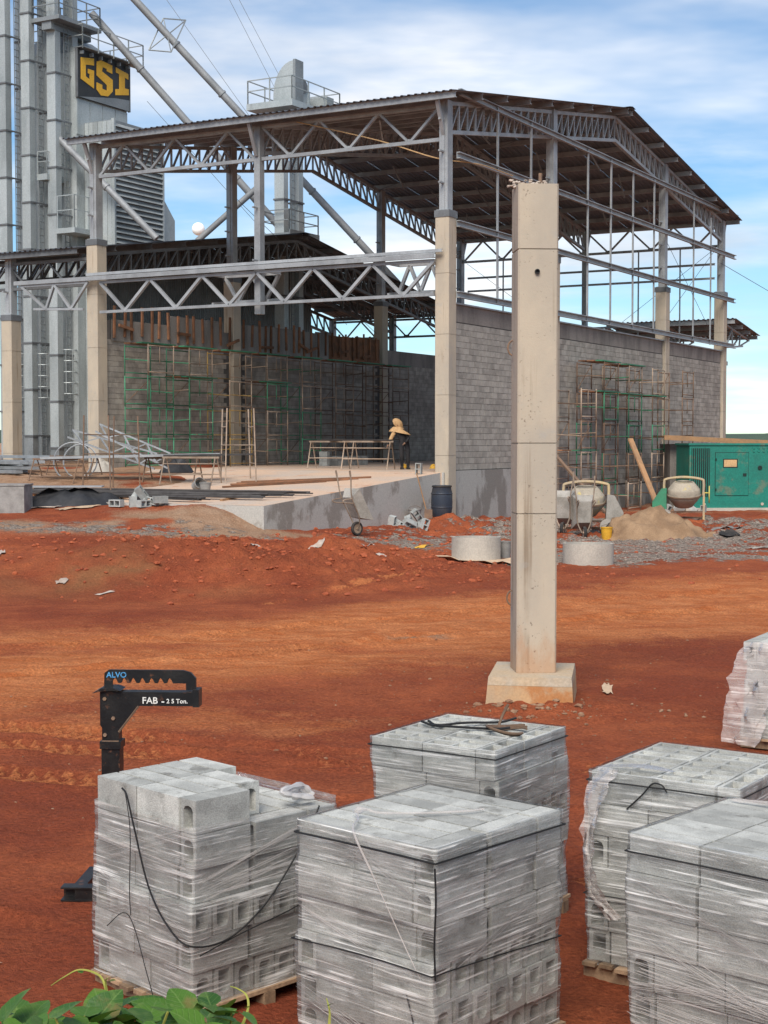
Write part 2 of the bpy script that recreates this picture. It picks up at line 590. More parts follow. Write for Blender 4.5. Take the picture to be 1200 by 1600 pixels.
def bar(name, p0, p1, w, h, m, parent, kind='box', up=(0, 0, 1)):
    return link(name, unit(kind, m), parent, beam_m(p0, p1, w, h, up))


def rod(name, p0, p1, d, m, parent):
    return bar(name, p0, p1, d, d, m, parent, 'rod')


def jit(a):
    return random.uniform(-a, a)


def catmull(pts, n=8):
    P = [Vector(p) for p in pts]
    P = [P[0] * 2 - P[1]] + P + [P[-1] * 2 - P[-2]]
    out = []
    for i in range(1, len(P) - 2):
        a, b, c, d = P[i - 1:i + 3]
        for k in range(n):
            t = k / n
            out.append(.5 * ((2 * b) + (c - a) * t + (2 * a - 5 * b + 4 * c - d) * t * t + (3 * b - a - 3 * c + d) * t ** 3))
    out.append(P[-2])
    return out


def text_part(name, body, size, m, parent, M, extrude=.002, shear=0.0):
    cu = bpy.data.curves.new('lettering', 'FONT')
    cu.body = body
    cu.size = size
    cu.extrude = extrude
    cu.offset = size * .012
    cu.shear = shear
    cu.resolution_u = 3
    tmp = bpy.data.objects.new('lettering_tmp', cu)
    COL.objects.link(tmp)
    dg = bpy.context.evaluated_depsgraph_get()
    dg.update()
    me = bpy.data.meshes.new_from_object(tmp.evaluated_get(dg))
    bpy.data.objects.remove(tmp)
    me.materials.clear()
    me.materials.append(MATS[m])
    return link(name, me, parent, M)
# ---------------------------------------------------------------- ground
AX = math.atan2(.87361899, .48661058)          # the hall's gable runs along local x, its length along local y
C0 = Vector((1.9915, 49.0, 0.0))
HALL = Matrix.Translation(C0) @ Matrix.Rotation(AX, 4, 'Z')


def sst(a, b, x):
    t = np.clip((x - a) / (b - a), 0, 1)
    return t * t * (3 - 2 * t)


_rs = np.random.RandomState(5)
_W = []
for octv in range(5):
    for k in range(7):
        ang = _rs.uniform(0, math.pi * 2)
        fr = (0.35 * 2 ** octv) * _rs.uniform(.7, 1.4)
        _W.append((fr * math.cos(ang), fr * math.sin(ang), _rs.uniform(0, 6.28), .5 ** octv, octv))


def fbm(x, y, lo=0, hi=5):
    s = 0 * x
    for fx, fy, ph, am, oc in _W:
        if lo <= oc < hi:
            s = s + am * np.sin(fx * x + fy * y + ph + 1.3 * np.sin(fy * x * .7 - fx * y * .6 + ph * 2))
    return s / 7.0


_G = _rs.rand(256, 256)


def vnoise(x, y):
    """value noise on a lattice (no visible waves)"""
    xi, yi = np.floor(x).astype(int), np.floor(y).astype(int)
    fx, fy = x - xi, y - yi
    fx, fy = fx * fx * (3 - 2 * fx), fy * fy * (3 - 2 * fy)
    g = lambda i, j: _G[np.mod(i, 256), np.mod(j, 256)]
    return (g(xi, yi) * (1 - fx) + g(xi + 1, yi) * fx) * (1 - fy) + (g(xi, yi + 1) * (1 - fx) + g(xi + 1, yi + 1) * fx) * fy


def vfbm(x, y, n=4):
    s, a = 0 * x, 1.0
    for k in range(n):
        s = s + a * (vnoise(x * 2 ** k + 17 * k, y * 2 ** k + 31 * k) - .5)
        a *= .55
    return s


def seg(x, y, ax, ay, bx, by):
    """along, across coordinates of a straight wheel track"""
    L = math.hypot(bx - ax, by - ay)
    tx, ty = (bx - ax) / L, (by - ay) / L
    return (x - ax) * tx + (y - ay) * ty, -(x - ax) * ty + (y - ay) * tx, L


TRACKS = [(-7, 17.2, 6.5, 12.6, .22), (-7, 15.1, 4.5, 11.6, .20), (-5.5, 11.6, -2.2, 9.6, .18), (-6.5, 18.6, 9, 28.6, .24), (-8, 20.4, 8.5, 30.6, .24), (-7, 15.9, 1.5, 14.2, .2),
          (.9, 12.3, 3.6, 8.0, .2), (-2.2, 28, 1.2, 33.5, .24)]


def height(x, y):
    x = np.asarray(x, float)
    y = np.asarray(y, float)
    base = np.interp(y, [-50, 3.6, 6.2, 9, 17, 30, 37, 50, 90, 5000, 20000], [1.6, 1.6, .02, 0, .13, .24, .35, .5, .4, -4, -4])
    L = sst(2, -8, x)
    left = L * (.85 * sst(28, 41.5, y) + .75 * sst(42, 50, y) + .25 * sst(50, 62, y)) * (1 - sst(90, 160, y))
    z = base + left
    near = sst(6.6, 8, y) * (1 - sst(75, 130, y))
    # red mound left of the road, heap by the drum, dip in front of the mound
    z = z + .42 * np.exp(-(((x + 4.6) / 3.4) ** 2 + ((y - 33.2) / 1.7) ** 2)) + .25 * np.exp(-(((x + 1.0) / 2.0) ** 2 + ((y - 36.2) / 1.4) ** 2))
    z = z - .22 * np.exp(-(((x + 4.5) / 4) ** 2 + ((y - 29.6) / 1.5) ** 2))
    z = z + .34 * np.exp(-(((x - 2.1) / 1.5) ** 2 + ((y - 46.6) / 1.7) ** 2)) + .2 * np.exp(-(((x - .2) / 1.5) ** 2 + ((y - 42.6) / 1.5) ** 2))
    far = sst(24, 34, y)
    # soil banked up against the front edge of the ramp
    uu = (x - 1.9915) * .48661 + (y - 49.0) * .87362
    vv = -(x - 1.9915) * .87362 + (y - 49.0) * .48661
    wr = np.exp(-(np.maximum(0, -10.6 - uu) / 1.5) ** 2) * sst(-.2, 2.0, vv) * (1 - sst(15, 19, vv)) * (uu > -16) * (1 - sst(-10.6, -8, uu))
    z = z + np.maximum(0, 1.46 - z) * wr
    z = z + near * ((.03 + .05 * far) * fbm(x, y, 0, 2) + (.018 + .045 * far) * vfbm(x * 1.3, y * 1.3, 4) + .022 * vfbm(x * 5, y * 5, 4))
    rough = np.exp(-(((x + 2.5) / 5) ** 2 + ((y - 34) / 3.2) ** 2)) + .8 * sst(40, 44, y) * sst(-2, 1, x) * (1 - sst(50, 60, y))
    z = z + near * rough * (.42 * np.abs(vfbm(x * 1.5, y * 1.5, 4)) + .13 * vfbm(x * 4.5, y * 4.5, 3))
    for ax, ay, bx, by, w in TRACKS:
        s, c, Ln = seg(x, y, ax, ay, bx, by)
        c = c + .14 * np.sin(s * .45 + ax) + .05 * np.sin(s * 1.3)
        on = (1 - sst(w * .8, w * 1.35, np.abs(c))) * sst(-.5, .5, s) * (1 - sst(Ln - .5, Ln + .5, s))
        pat = sst(.28, .5, vnoise(s * .9 + 7 * ax, c * 0 + 3.3)) * .8 + .2
        lug = np.sin((s * 1.0 + np.abs(c) * .9) * 2 * math.pi / .19 + 3 * vnoise(s * 3, c * 8))
        berm = np.exp(-((np.abs(c) - w * 1.35) / (w * .35)) ** 2) * sst(-.5, .5, s) * (1 - sst(Ln - .5, Ln + .5, s))
        z = z + on * pat * (.045 * sst(-.35, .35, lug) - .020) - on * .025 + berm * .028 * (.4 + 1.2 * vnoise(s * 2.5, c * 3))
    # graded, rolled surface of the yard road: shallow parallel scrapes along its run
    rs_, rc_ = x * .857 + y * .515, -x * .515 + y * .857
    on_road = np.exp(-((y - (23.7 + .60 * np.clip(x, -14, 11))) / 4.6) ** 4)
    z = z + on_road * (.035 * vfbm(rs_ * .35, rc_ * 3.2, 4) + .02 * vfbm(rs_ * 1.5 + 9, rc_ * 9, 2))
    # soil thrown up round the isolated footing
    z = z + np.exp(-(((x - 1.8) / .95) ** 2 + ((y - 17.1) / .36) ** 2)) * (.07 + .12 * np.abs(vfbm(x * 4, y * 4, 4))) + .06 * np.exp(-(((x - 2.55) / .3) ** 2 + ((y - 17.6) / .6) ** 2))
    return z


def H(x, y):
    return float(height(np.array(float(x)), np.array(float(y))))


def axis(parts):
    out = [parts[0][0]]
    for a, b, st in parts:
        n = max(1, int(round((b - a) / st)))
        out += [a + (b - a) * (k + 1) / n for k in range(n)]
    return np.array(out)


gx = axis([(-6000, -600, 1800), (-600, -60, 60), (-60, -14, 2.5), (-14, -7, .2), (-7, 5, .055), (5, 9, .1), (9, 16, .2), (16, 60, 2.5), (60, 600, 60), (600, 6000, 1800)])
gy = axis([(-40, 2, 6), (2, 7, .25), (7, 18, .05), (18, 28, .085), (28, 50, .13), (50, 66, .8), (66, 160, 6), (160, 700, 60), (700, 12000, 1500)])
X, Y = np.meshgrid(gx, gy)
Z = height(X, Y)
nx, ny = len(gx), len(gy)
gm = bpy.data.meshes.new('ground')
co = np.stack([X, Y, Z], -1).reshape(-1, 3).astype(np.float32)
ii = (np.arange(ny - 1)[:, None] * nx + np.arange(nx - 1)[None, :]).ravel()
quads = np.stack([ii, ii + 1, ii + nx + 1, ii + nx], -1).astype(np.int32)
gm.vertices.add(len(co))
gm.vertices.foreach_set('co', co.ravel())
gm.loops.add(quads.size)
gm.loops.foreach_set('vertex_index', quads.ravel())
gm.polygons.add(len(quads))
gm.polygons.foreach_set('loop_start', np.arange(len(quads), dtype=np.int32) * 4)
gm.polygons.foreach_set('loop_total', np.full(len(quads), 4, np.int32))
gm.polygons.foreach_set('use_smooth', np.ones(len(quads), bool))
gm.update()
gm.validate()
# soil types: orange dry road, grey gravel, pale dusty soil, crushed track ridges, ochre fill
n1 = vfbm(X * .5, Y * .5, 5)
n2 = vfbm(X * .23 + 40, Y * .55 + 9, 5)
road_c = 23.7 + .60 * np.clip(X, -14, 11) + .5 * np.sin(X * .4) + 1.5 * n1
road = np.exp(-((Y - road_c) / 4.1) ** 4) * sst(-.75, .1, n2 + .3)
road = np.maximum(road, .6 * np.exp(-((Y - (16.6 + .25 * X + 1.0 * n1)) / 1.6) ** 2) * sst(-.1, .4, n2) * sst(1.5, -2, X))
gr_r = sst(1.5, 4.0, X + 1.2 * n1) * sst(34.2, 36.2, Y + 1.2 * n1 - .05 * X) * (1 - sst(49, 54, Y)) * sst(-.45, .2, n2 + .12) * sst(-.6, .0, vfbm(X * .9 + 5, Y * .9, 4) + .1)
gr_l = np.exp(-(((X + 8 + 1.5 * n2) / 6.0) ** 2 + ((Y - 37.6 - .9 * n1) / 1.7) ** 2) * 1.3) * sst(-.3, .35, n2) * .8
gr_m = np.exp(-(((X - .9) / 1.8) ** 2 + ((Y - 40.5) / 2.0) ** 2)) * .9
gravel = np.clip(np.maximum(np.maximum(gr_r, gr_l), gr_m), 0, 1)
dust = np.clip(.75 * np.exp(-(((X - .55) / .75) ** 2 + ((Y - 23.2 + .2 * X) / .22) ** 2)) + np.exp(-(((X + 5.0) / 6.5) ** 2 + ((Y - 38.6) / 2.1) ** 2)) * 1.25 + sst(43, 48, Y) * sst(4, -3, X) + .6 * sst(52, 60, Y), 0, 1) * sst(-.5, .2, n1 + .15)
ochre = np.exp(-(((X + 5.2) / 2.6) ** 2 + ((Y - 31.2) / 1.5) ** 2)) * sst(-.3, .3, n1 + .1)
trk = 0 * X
for ax, ay, bx, by, w in TRACKS:
    s, c, Ln = seg(X, Y, ax, ay, bx, by)
    c = c + .14 * np.sin(s * .45 + ax) + .05 * np.sin(s * 1.3)
    on = (1 - sst(w * .8, w * 1.5, np.abs(c))) * sst(-.5, .5, s) * (1 - sst(Ln - .5, Ln + .5, s))
    pat = sst(.28, .5, vnoise(s * .9 + 7 * ax, c * 0 + 3.3)) * .8 + .2
    lug = np.sin((s * 1.0 + np.abs(c) * .9) * 2 * math.pi / .19 + 3 * vnoise(s * 3, c * 8))
    trk = np.maximum(trk, on * pat * (.25 + .75 * sst(-.2, .5, lug)))
for nm, arrs in (('soil', (road, gravel, dust)), ('soil_b', (ochre, trk, 0 * X))):
    at = gm.color_attributes.new(nm, 'FLOAT_COLOR', 'POINT')
    buf = np.ones((len(co), 4), np.float32)
    for k in range(3):
        buf[:, k] = np.clip(arrs[k], 0, 1).ravel()
    at.data.foreach_set('color', buf.ravel())


def soil_material():
    t = NT('soil')
    a1 = t.node('ShaderNodeVertexColor', layer_name='soil')
    a2 = t.node('ShaderNodeVertexColor', layer_name='soil_b')
    s1 = t.node('ShaderNodeSeparateColor')
    s2 = t.node('ShaderNodeSeparateColor')
    t.l.new(a1.outputs[0], s1.inputs[0])
    t.l.new(a2.outputs[0], s2.inputs[0])
    p = t.pos()
    big = t.ramp(t.noise(p, .35, 6, .6), .38, .64)
    mid = t.ramp(t.noise(p, 2.3, 6, .65), .35, .68)
    fine = t.noise(p, 26, 5, .7)
    vfine = t.noise(p, 90, 3, .7)
    streaky = t.ramp(t.noise(t.pos((.5, 2.2, 1), (0, 0, -.54)), 1.9, 8, .74), .36, .66)
    red = t.mix(big, (.285, .068, .031), (.43, .118, .048))
    red = t.mix(t.math('MULTIPLY', mid, .55), red, (.21, .050, .026))
    org = t.mix(streaky, (.52, .155, .050), (.68, .265, .105))
    org = t.mix(t.math('MULTIPLY', mid, .35), org, (.30, .080, .030))
    rdf = t.math('ADD', s1.outputs[0], t.math('ADD', t.math('MULTIPLY', t.math('SUBTRACT', mid, .5), .45), t.math('MULTIPLY', t.math('SUBTRACT', fine, .5), .9)))
    c = t.mix(t.ramp(rdf, .05, .95), red, org)
    c = t.mix(s2.outputs[0], c, (.27, .135, .060))
    # ridges and lugs pressed up by wheels are dry and lighter
    c = t.mix(t.math('MULTIPLY', t.ramp(t.math('ADD', t.math('MULTIPLY', s2.outputs[1], .8), t.math('MULTIPLY', t.math('SUBTRACT', fine, .5), 1.2)), .35, .8), .75), c, (.58, .20, .072))
    dustc = t.mix(mid, (.42, .27, .175), (.34, .195, .115))
    c = t.mix(t.ramp(t.math('ADD', s1.outputs[2], t.math('MULTIPLY', t.math('SUBTRACT', fine, .5), .8)), .3, .8), c, dustc)
    vor = t.node('ShaderNodeTexVoronoi')
    vor.inputs['Scale'].default_value = 17
    t.l.new(p, vor.inputs['Vector'])
    vs_ = t.node('ShaderNodeSeparateColor')
    t.l.new(vor.outputs['Color'], vs_.inputs[0])
    grc = t.mix(vs_.outputs[0], (.17, .135, .11), (.42, .35, .29))
    grf = t.ramp(t.math('ADD', s1.outputs[1], t.math('MULTIPLY', t.math('SUBTRACT', mid, .5), 1.1)), .28, .75)
    grf = t.math('MULTIPLY', grf, t.ramp(s1.outputs[1], .06, .22))
    c = t.mix(grf, c, grc)
    # scattered pale grit and mortar crumbs
    v2 = t.node('ShaderNodeTexVoronoi')
    v2.inputs['Scale'].default_value = 5.5
    t.l.new(p, v2.inputs['Vector'])
    crumb = t.math('MULTIPLY', t.ramp(v2.outputs['Distance'], .10, .04), t.ramp(t.noise(p, 1.1, 4), .50, .62))
    c = t.mix(t.math('MULTIPLY', crumb, .8), c, (.42, .27, .17))
    g = t.ramp(fine, .25, .75, .72, 1.25)
    cc = t.node('ShaderNodeCombineColor')
    for i in range(3):
        t.l.new(g, cc.inputs[i])
    c = t.mix(1.0, c, cc.outputs[0], 'MULTIPLY')
    h = t.math('ADD', t.math('MULTIPLY', fine, 1.0), t.math('MULTIPLY', vfine, .4))
    h = t.math('ADD', h, t.math('MULTIPLY', t.noise(p, 8, 6, .7), 1.6))
    h = t.math('ADD', h, t.math('MULTIPLY', t.math('MULTIPLY', grf, vor.outputs['Distance']), -1.5))
    t.finish(t.bsdf(c, .95, 0, t.bump(h, 1.0, .045), .12))


soil_material()
ground = link('ground', gm, None, None, 'soil')
tag(ground, kind='structure')

# far hills on the horizon
hb = MB()
for k in range(-30, 31):
    x0 = k * 260
    hh = 55 + 60 * max(0, math.sin(k * .55 + 1.2)) + 20 * math.sin(k * 1.7)
    hb.v.append((x0, 7000 + 400 * math.sin(k * .4), -30))
    hb.v.append((x0 + 60, 7350 + 400 * math.sin(k * .4), hh))
    hb.v.append((x0, 8100, -30))
for k in range(60):
    a = k * 3
    hb.f += [(a, a + 3, a + 4, a + 1), (a + 1, a + 4, a + 5, a + 2)]
hb.sm = [True] * len(hb.f)
tag(hb.build('hills', 'hill', None, None, None), kind='structure')

# loose stones, clods and crumbs nobody could count
sb = MB()
rs = np.random.RandomState(11)


def rock(b, p, r, M=None):
    ico = [(0, 0, 1), (.9, 0, .35), (.28, .85, .35), (-.72, .53, .35), (-.72, -.53, .35), (.28, -.85, .35), (.72, .53, -.35), (-.28, .85, -.35), (-.9, 0, -.35), (-.28, -.85, -.35), (.72, -.53, -.35), (0, 0, -1)]
    fs = [(0, 1, 2), (0, 2, 3), (0, 3, 4), (0, 4, 5), (0, 5, 1), (1, 6, 2), (2, 7, 3), (3, 8, 4), (4, 9, 5), (5, 10, 1), (6, 7, 2), (7, 8, 3), (8, 9, 4), (9, 10, 5), (10, 6, 1), (6, 11, 7), (7, 11, 8), (8, 11, 9), (9, 11, 10), (10, 11, 6)]
    q = Matrix.Rotation(rs.uniform(0, 6.28), 3, 'Z') @ Matrix.Rotation(rs.uniform(0, 6.28), 3, 'X')
    sc = (rs.uniform(.7, 1.3), rs.uniform(.6, 1.1), rs.uniform(.45, .8))
    vs = []
    for v in ico:
        w = q @ Vector(v) * rs.uniform(.75, 1.2)
        vs.append((p[0] + w.x * r * sc[0], p[1] + w.y * r * sc[1], p[2] + w.z * r * sc[2]))
    b.add(vs, fs)


def scatter(n, cxy, sxy, rmin, rmax):
    b = MB()
    for k in range(n):
        x, y = cxy[0] + rs.normal() * sxy[0], cxy[1] + rs.normal() * sxy[1]
        if y < 7.2:
            continue
        r = rmin + (rmax - rmin) * rs.rand() ** 3
        rock(b, (x, y, H(x, y) + r * .2), r)
    return b


def merge(*bs):
    o = MB()
    for b in bs:
        o.add(b.v, b.f)
    return o


tag(merge(scatter(420, (2.2, 17), (2.4, 2.4), .005, .028), scatter(420, (0, 13), (4, 3), .004, .016), scatter(110, (1.8, 16.9), (.7, .22), .010, .055)
          ).build('loose_stones', 'stone', None, None, None), 'small pale stones and crumbs scattered over the red soil', 'stones', kind='stuff')
gvs = MB()
for k in range(3600):
    x, y = rs.uniform(1.8, 13), rs.uniform(34.5, 47)
    i, j = min(nx - 1, int(np.searchsorted(gx, x))), min(ny - 1, int(np.searchsorted(gy, y)))
    if gravel[j, i] < .45:
        continue
    r = .014 + .03 * rs.rand() ** 2
    rock(gvs, (x, y, H(x, y) + r * .3), r)
tag(gvs.build('gravel_stones', 'gravel_stone', None, None, None), 'loose grey gravel stones spread in front of the mixers', 'gravel', kind='stuff')
tag(merge(scatter(1500, (-2.5, 34), (4, 2.0), .012, .085), scatter(420, (1, 41), (2, 1.6), .012, .08), scatter(160, (8, 45), (4, 3), .02, .07)
          ).build('soil_clods', 'soil_clod', None, None, None), 'broken clods of red soil and rubble crumbs in front of the ramp', 'clods', kind='stuff')
# ---------------------------------------------------------------- the open steel hall (local x = along the gable, local y = along the eaves)
W_, LEN = 30.3, 14.4
APX = W_ / 2
FLOOR = 2.2


def zr(u):
    return 14.2 + .155 * ((u + .9) if u < APX else (W_ - u + .9))


hall = thing('steel_hall', 'unfinished open steel framed hall with block walls, concrete columns and sheet roof', 'building', HALL)


def column_mesh(w, d, z0, z1, m, joints):
    b = MB()
    zs = [z0] + [z for z in joints if z0 < z < z1] + [z1]
    for a, c in zip(zs[:-1], zs[1:]):
        g = .008
        pts = []
        ch = .02
        for i, (x, y) in enumerate(((-w / 2 + ch, -d / 2), (w / 2 - ch, -d / 2), (w / 2, -d / 2 + ch), (w / 2, d / 2 - ch), (w / 2 - ch, d / 2), (-w / 2 + ch, d / 2), (-w / 2, d / 2 - ch), (-w / 2, -d / 2 + ch))):
            pts.append((x, y))
        lo, hi = a + (g if a != z0 else 0), c - (g if c != z1 else 0)
        b.add([(x, y, lo) for x, y in pts] + [(x, y, hi) for x, y in pts],
              [tuple(range(8))[::-1], tuple(range(8, 16))] + [(i, (i + 1) % 8, (i + 1) % 8 + 8, i + 8) for i in range(8)])
        if c != z1:
            b.box((-w / 2 + .012, -d / 2 + .012, hi - .001), (w / 2 - .012, d / 2 - .012, c + g + .001))
    return b


col_cache = {}


def hall_column(u, v, top, z0=-.2, parent=None, postw=.36, post_top=None, m='precast', cat=None):
    key = (top, z0, m)
    if key not in col_cache:
        col_cache[key] = column_mesh(.56, .50, z0, top, m, [z0 + 1.0 + 1.95 * k for k in range(8)]).mesh(m, 30)
    c = link('column', col_cache[key], parent or hall, Matrix.Translation((u, v, 0)))
    cap = MB()
    cap.box((-.30, -.27, top - .16), (.30, .27, top + .06))
    cap.build('cap_plate', 'steel_dark', c)
    pt = post_top if post_top else zr(u) - .22
    p = MB()      # welded box post with flanges
    p.box((-postw / 2, -.15, top + .06), (postw / 2, .15, pt))
    p.box((-postw / 2 - .03, -.05, top + .06), (postw / 2 + .03, .05, pt - .03))
    p.box((-.26, -.22, top + .06), (.26, .22, top + .085))
    p.build('steel_post', 'steel', c)
    b = MB()
    for zz in (top + .9, top + 1.9, top + 2.9):
        if zz < pt - .5:
            b.box((-postw / 2 - .30, -.04, zz), (-postw / 2, .04, zz + .05))
    if b.v:
        b.build('bracket', 'steel', c)
    return c


US = (0, 8.7, 21.45, W_)
for v in (0, LEN):
    for i, u in enumerate(US):
        hall_column(u, v, 10.55 if i in (0, 3) else 10.0)

fl = MB()
fl.box((-.35, -.05, -.3), (W_ + .2, LEN + .1, FLOOR))
fl.build('floor_slab', 'slab_top', hall)
kb = MB()
kb.box((-.36, -.12, 0), (.0, -.051, FLOOR + .004))
kb.build('slab_edge', 'slab_side', hall)

# ---- roof
DV = 1.0


def sheet_mesh(length, m, pitch=.25, rib=.038):
    """trapezoid ribs run along local x, one sheet DV wide in local y"""
    prof, y = [], 0.0
    while y < DV - 1e-6:
        prof += [(y, 0), (y + pitch * .50, 0), (y + pitch * .62, rib), (y + pitch * .88, rib)]
        y += pitch
    prof.append((DV, 0))
    n = len(prof)
    vs = []
    for x in (0, length * .33, length * .66, length):
        vs += [(x, yy, zz) for yy, zz in prof]
    fs = [(a * n + i, a * n + i + 1, (a + 1) * n + i + 1, (a + 1) * n + i) for a in range(3) for i in range(n - 1)]
    return MB().add(vs, fs).mesh(m)


def gable_roof(parent, v0, nsheets, ulo, apx, uhi, zfun, m):
    Ls = math.hypot(apx - ulo, zfun(apx) - zfun(ulo))
    Rs = math.hypot(uhi - apx, zfun(apx) - zfun(uhi))
    ml, mr = sheet_mesh(Ls, m), sheet_mesh(Rs, m)
    al = math.atan2(zfun(apx) - zfun(ulo), apx - ulo)
    ar = math.atan2(zfun(apx) - zfun(uhi), uhi - apx)
    for k in range(nsheets):
        j = random.uniform(0, .035)
        link('roof_sheet', ml, parent, Matrix.Translation((ulo - j * .6, v0 + k * DV, zfun(ulo) + .004 * (k % 2))) @ Matrix.Rotation(-al, 4, 'Y'))
        link('roof_sheet', mr, parent, Matrix.Translation((apx, v0 + k * DV, zfun(apx) + .004 * (k % 2))) @ Matrix.Rotation(ar, 4, 'Y'))
    rc = MB()
    v1 = v0 + nsheets * DV
    for s in (-1, 1):
        rc.add([(apx, v0 - .02, zfun(apx) + .06), (apx, v1, zfun(apx) + .06), (apx + s * .35, v1, zfun(apx) + .055 - .05), (apx + s * .35, v0 - .02, zfun(apx) + .055 - .05)], [(0, 1, 2, 3)])
    rc.build('ridge_cap', m, parent)


gable_roof(hall, -.8, 16, -.9, APX, W_ + .9, zr, 'roof_sheet')
pur = unit('chan', 'steel')
for side in (0, 1):
    for k in range(9):
        u = -.72 + k * (APX + .72 - .25) / 8
        if side:
            u = W_ - u
        bar('purlin', (u, -.72, zr(u) - .115), (u, 15.12, zr(u) - .115), .09, .20, 'steel', hall, 'chan')


def truss(name, parent, bot, top, n, m='steel', chord=.13, web=.085, pattern='W', start=0):
    """bot/top: functions t->point (0..1); chords are one mesh, every web member an object of its own"""
    P = lambda f, k: Vector(f(k / n))

    def polychord(f):
        ks = [0, n] if (P(f, n / 2) - (P(f, 0) + P(f, n)) / 2).length < 1e-4 else [0, n / 2, n]
        pts = [P(f, k) for k in ks]
        side = (pts[-1] - pts[0]).cross(Vector((0, 0, 1))).normalized() * chord / 2
        up = Vector((0, 0, chord * .45))
        vs, fs = [], []
        for p in pts:
            vs += [p + side - up, p + side + up, p - side + up, p - side - up]
        for i in range(len(pts) - 1):
            fs += [(i * 4 + j, i * 4 + (j + 1) % 4, i * 4 + 4 + (j + 1) % 4, i * 4 + 4 + j) for j in range(4)]
        e = (len(pts) - 1) * 4
        fs += [(0, 1, 2, 3), (e, e + 1, e + 2, e + 3)]
        return MB().add(vs, fs)
    t = polychord(bot).build(name, m, parent)
    polychord(top).build('top_chord', m, t)
    if pattern == 'W' and chord >= .11:      # gusset plates at the lower nodes
        d = (P(bot, n) - P(bot, 0)).normalized()
        for k in range(n + 1):
            if (k + start) % 2 == 1:
                q = P(bot, k) + Vector((0, 0, chord * .3))
                bar('gusset', q - d * .17, q + d * .17, .018, .17, m, t)
    for k in range(n):
        if pattern == 'W':
            if (k + start) % 2 == 0:
                bar('diagonal', P(top, k), P(bot, k + 1), web, web * .8, m, t)
            else:
                bar('diagonal', P(bot, k), P(top, k + 1), web, web * .8, m, t)
        else:
            bar('diagonal', P(bot, k) if k < n / 2 else P(top, k), P(top, k + 1) if k < n / 2 else P(bot, k + 1), web, web * .8, m, t)
            if k:
                bar('vertical', P(bot, k), P(top, k), web, web * .8, m, t)
    return t


def lerp(a, b):
    a, b = Vector(a), Vector(b)
    return lambda t: a + (b - a) * t


def rafter(parent, v, zf, apx, ulo, uhi, drop, depth, n, m='steel', name='rafter_truss'):
    def top(t):
        u = ulo + (uhi - ulo) * t
        return (u, v, zf(u) - drop)

    def bot(t):
        u = ulo + (uhi - ulo) * t
        return (u, v, zf(u) - drop - depth)
    return truss(name, parent, bot, top, n, m, .14, .075, 'N')


for v in (-.02, LEN / 2, LEN + .02):
    rafter(hall, v, zr, APX, .25, W_ - .25, .30, .92, 48)
for u, n in ((0, 12), (W_, 12)):
    for i, (a, c) in enumerate(((.18, 7.06), (7.34, LEN - .18))):
        truss('eave_truss', hall, lerp((u, a, 12.9), (u, c, 12.9)), lerp((u, a, 13.98), (u, c, 13.98)), 6, 'steel', .13, .10, 'W', 1 if i else 0)
    # hanging post in mid bay and its knee brace
    p = MB()
    p.box((u - .14, 7.08, 7.6 if u == 0 else 7.7), (u + .14, 7.32, 14.0))
    for z in (9.4, 11.2):
        p.box((u - .42, 7.16, z), (u - .14, 7.22, z + .05))
    p.build('mid_post', 'steel', hall)
    for v in (0, 7.2, LEN):
        s = 1 if u else -1
        bar('knee_brace', (u + s * .16, v, 13.0), (u + s * .62, v, zr(u + s * .62) - .22), .12, .10, 'steel', hall)
# inner knee braces below the purlins, seen dark against the sheet
for u in (4.2, 8.1, 12.0, 18.3, 22.2, 26.1):
    for v in (2.4, 4.8, 9.6, 12.0):
        bar('sag_brace', (u, v, zr(u) - .22), (u + .9, v + jit(.4), zr(u + .9) - 1.0), .05, .05, 'steel', hall)
for v in (2.4, 4.8, 9.6, 12.0):
    bar('tie_rail', (5.1, v, zr(5.1) - 1.02), (27.0, v, zr(27.0) - 1.02), .05, .05, 'steel', hall) if False else None

# ---- gable girts, hangers
GV = -.34
for z, a, c in ((7.95, .2, 31.7), (10.22, .2, 31.6), (12.4, .2, 31.6), (14.43, .3, 31.9)):
    bar('girt', (a, GV, z), (c, GV, z + .04), .12, .21, 'steel', hall, 'chan')
for u in (3.26, 6.06, 11.54, 14.04, 16.65, 19.31, 24.85, 27.53):
    bar('hanger', (u, GV + .02, 7.9 + jit(.06)), (u + jit(.03), GV + .02, 14.5 if u < 25 else 13.9), .075, .06, 'steel', hall)
bar('girt', (-.1, GV, 14.5), (1.0, GV, 14.46), .1, .1, 'steel', hall) if False else None
for z in (9.1, 11.35, 12.05):
    bar('girt', (W_ + .3, .4, z), (W_ + .3, LEN - .3, z), .12, .10, 'steel', hall, 'chan')
for v in (2.2, 4.4, 9.6, 12.0):
    bar('hanger', (W_ + .3, v, 8.0), (W_ + .3, v, 12.9), .06, .06, 'steel', hall)
for (u0, v0, z0, u1, v1, z1) in ((W_, .3, 12.8, W_, 7.0, 8.0), (W_, 7.3, 8.0, W_, 14.0, 12.8), (8.7, 14.5, 13.6, 21.4, 14.5, 8.4), (1.2, .2, 13.9, 9.5, 13.8, 15.2), (12, .3, 15.8, 20.5, 13.8, 15.4), (21.4, .2, 8.2, 29.8, .2, 12.6), (22.2, .2, 12.4, 29.9, .2, 8.3)):
    rod('stay_wire', (u0, v0, z0), (u1, v1, z1), .022, 'steel_dark', hall)

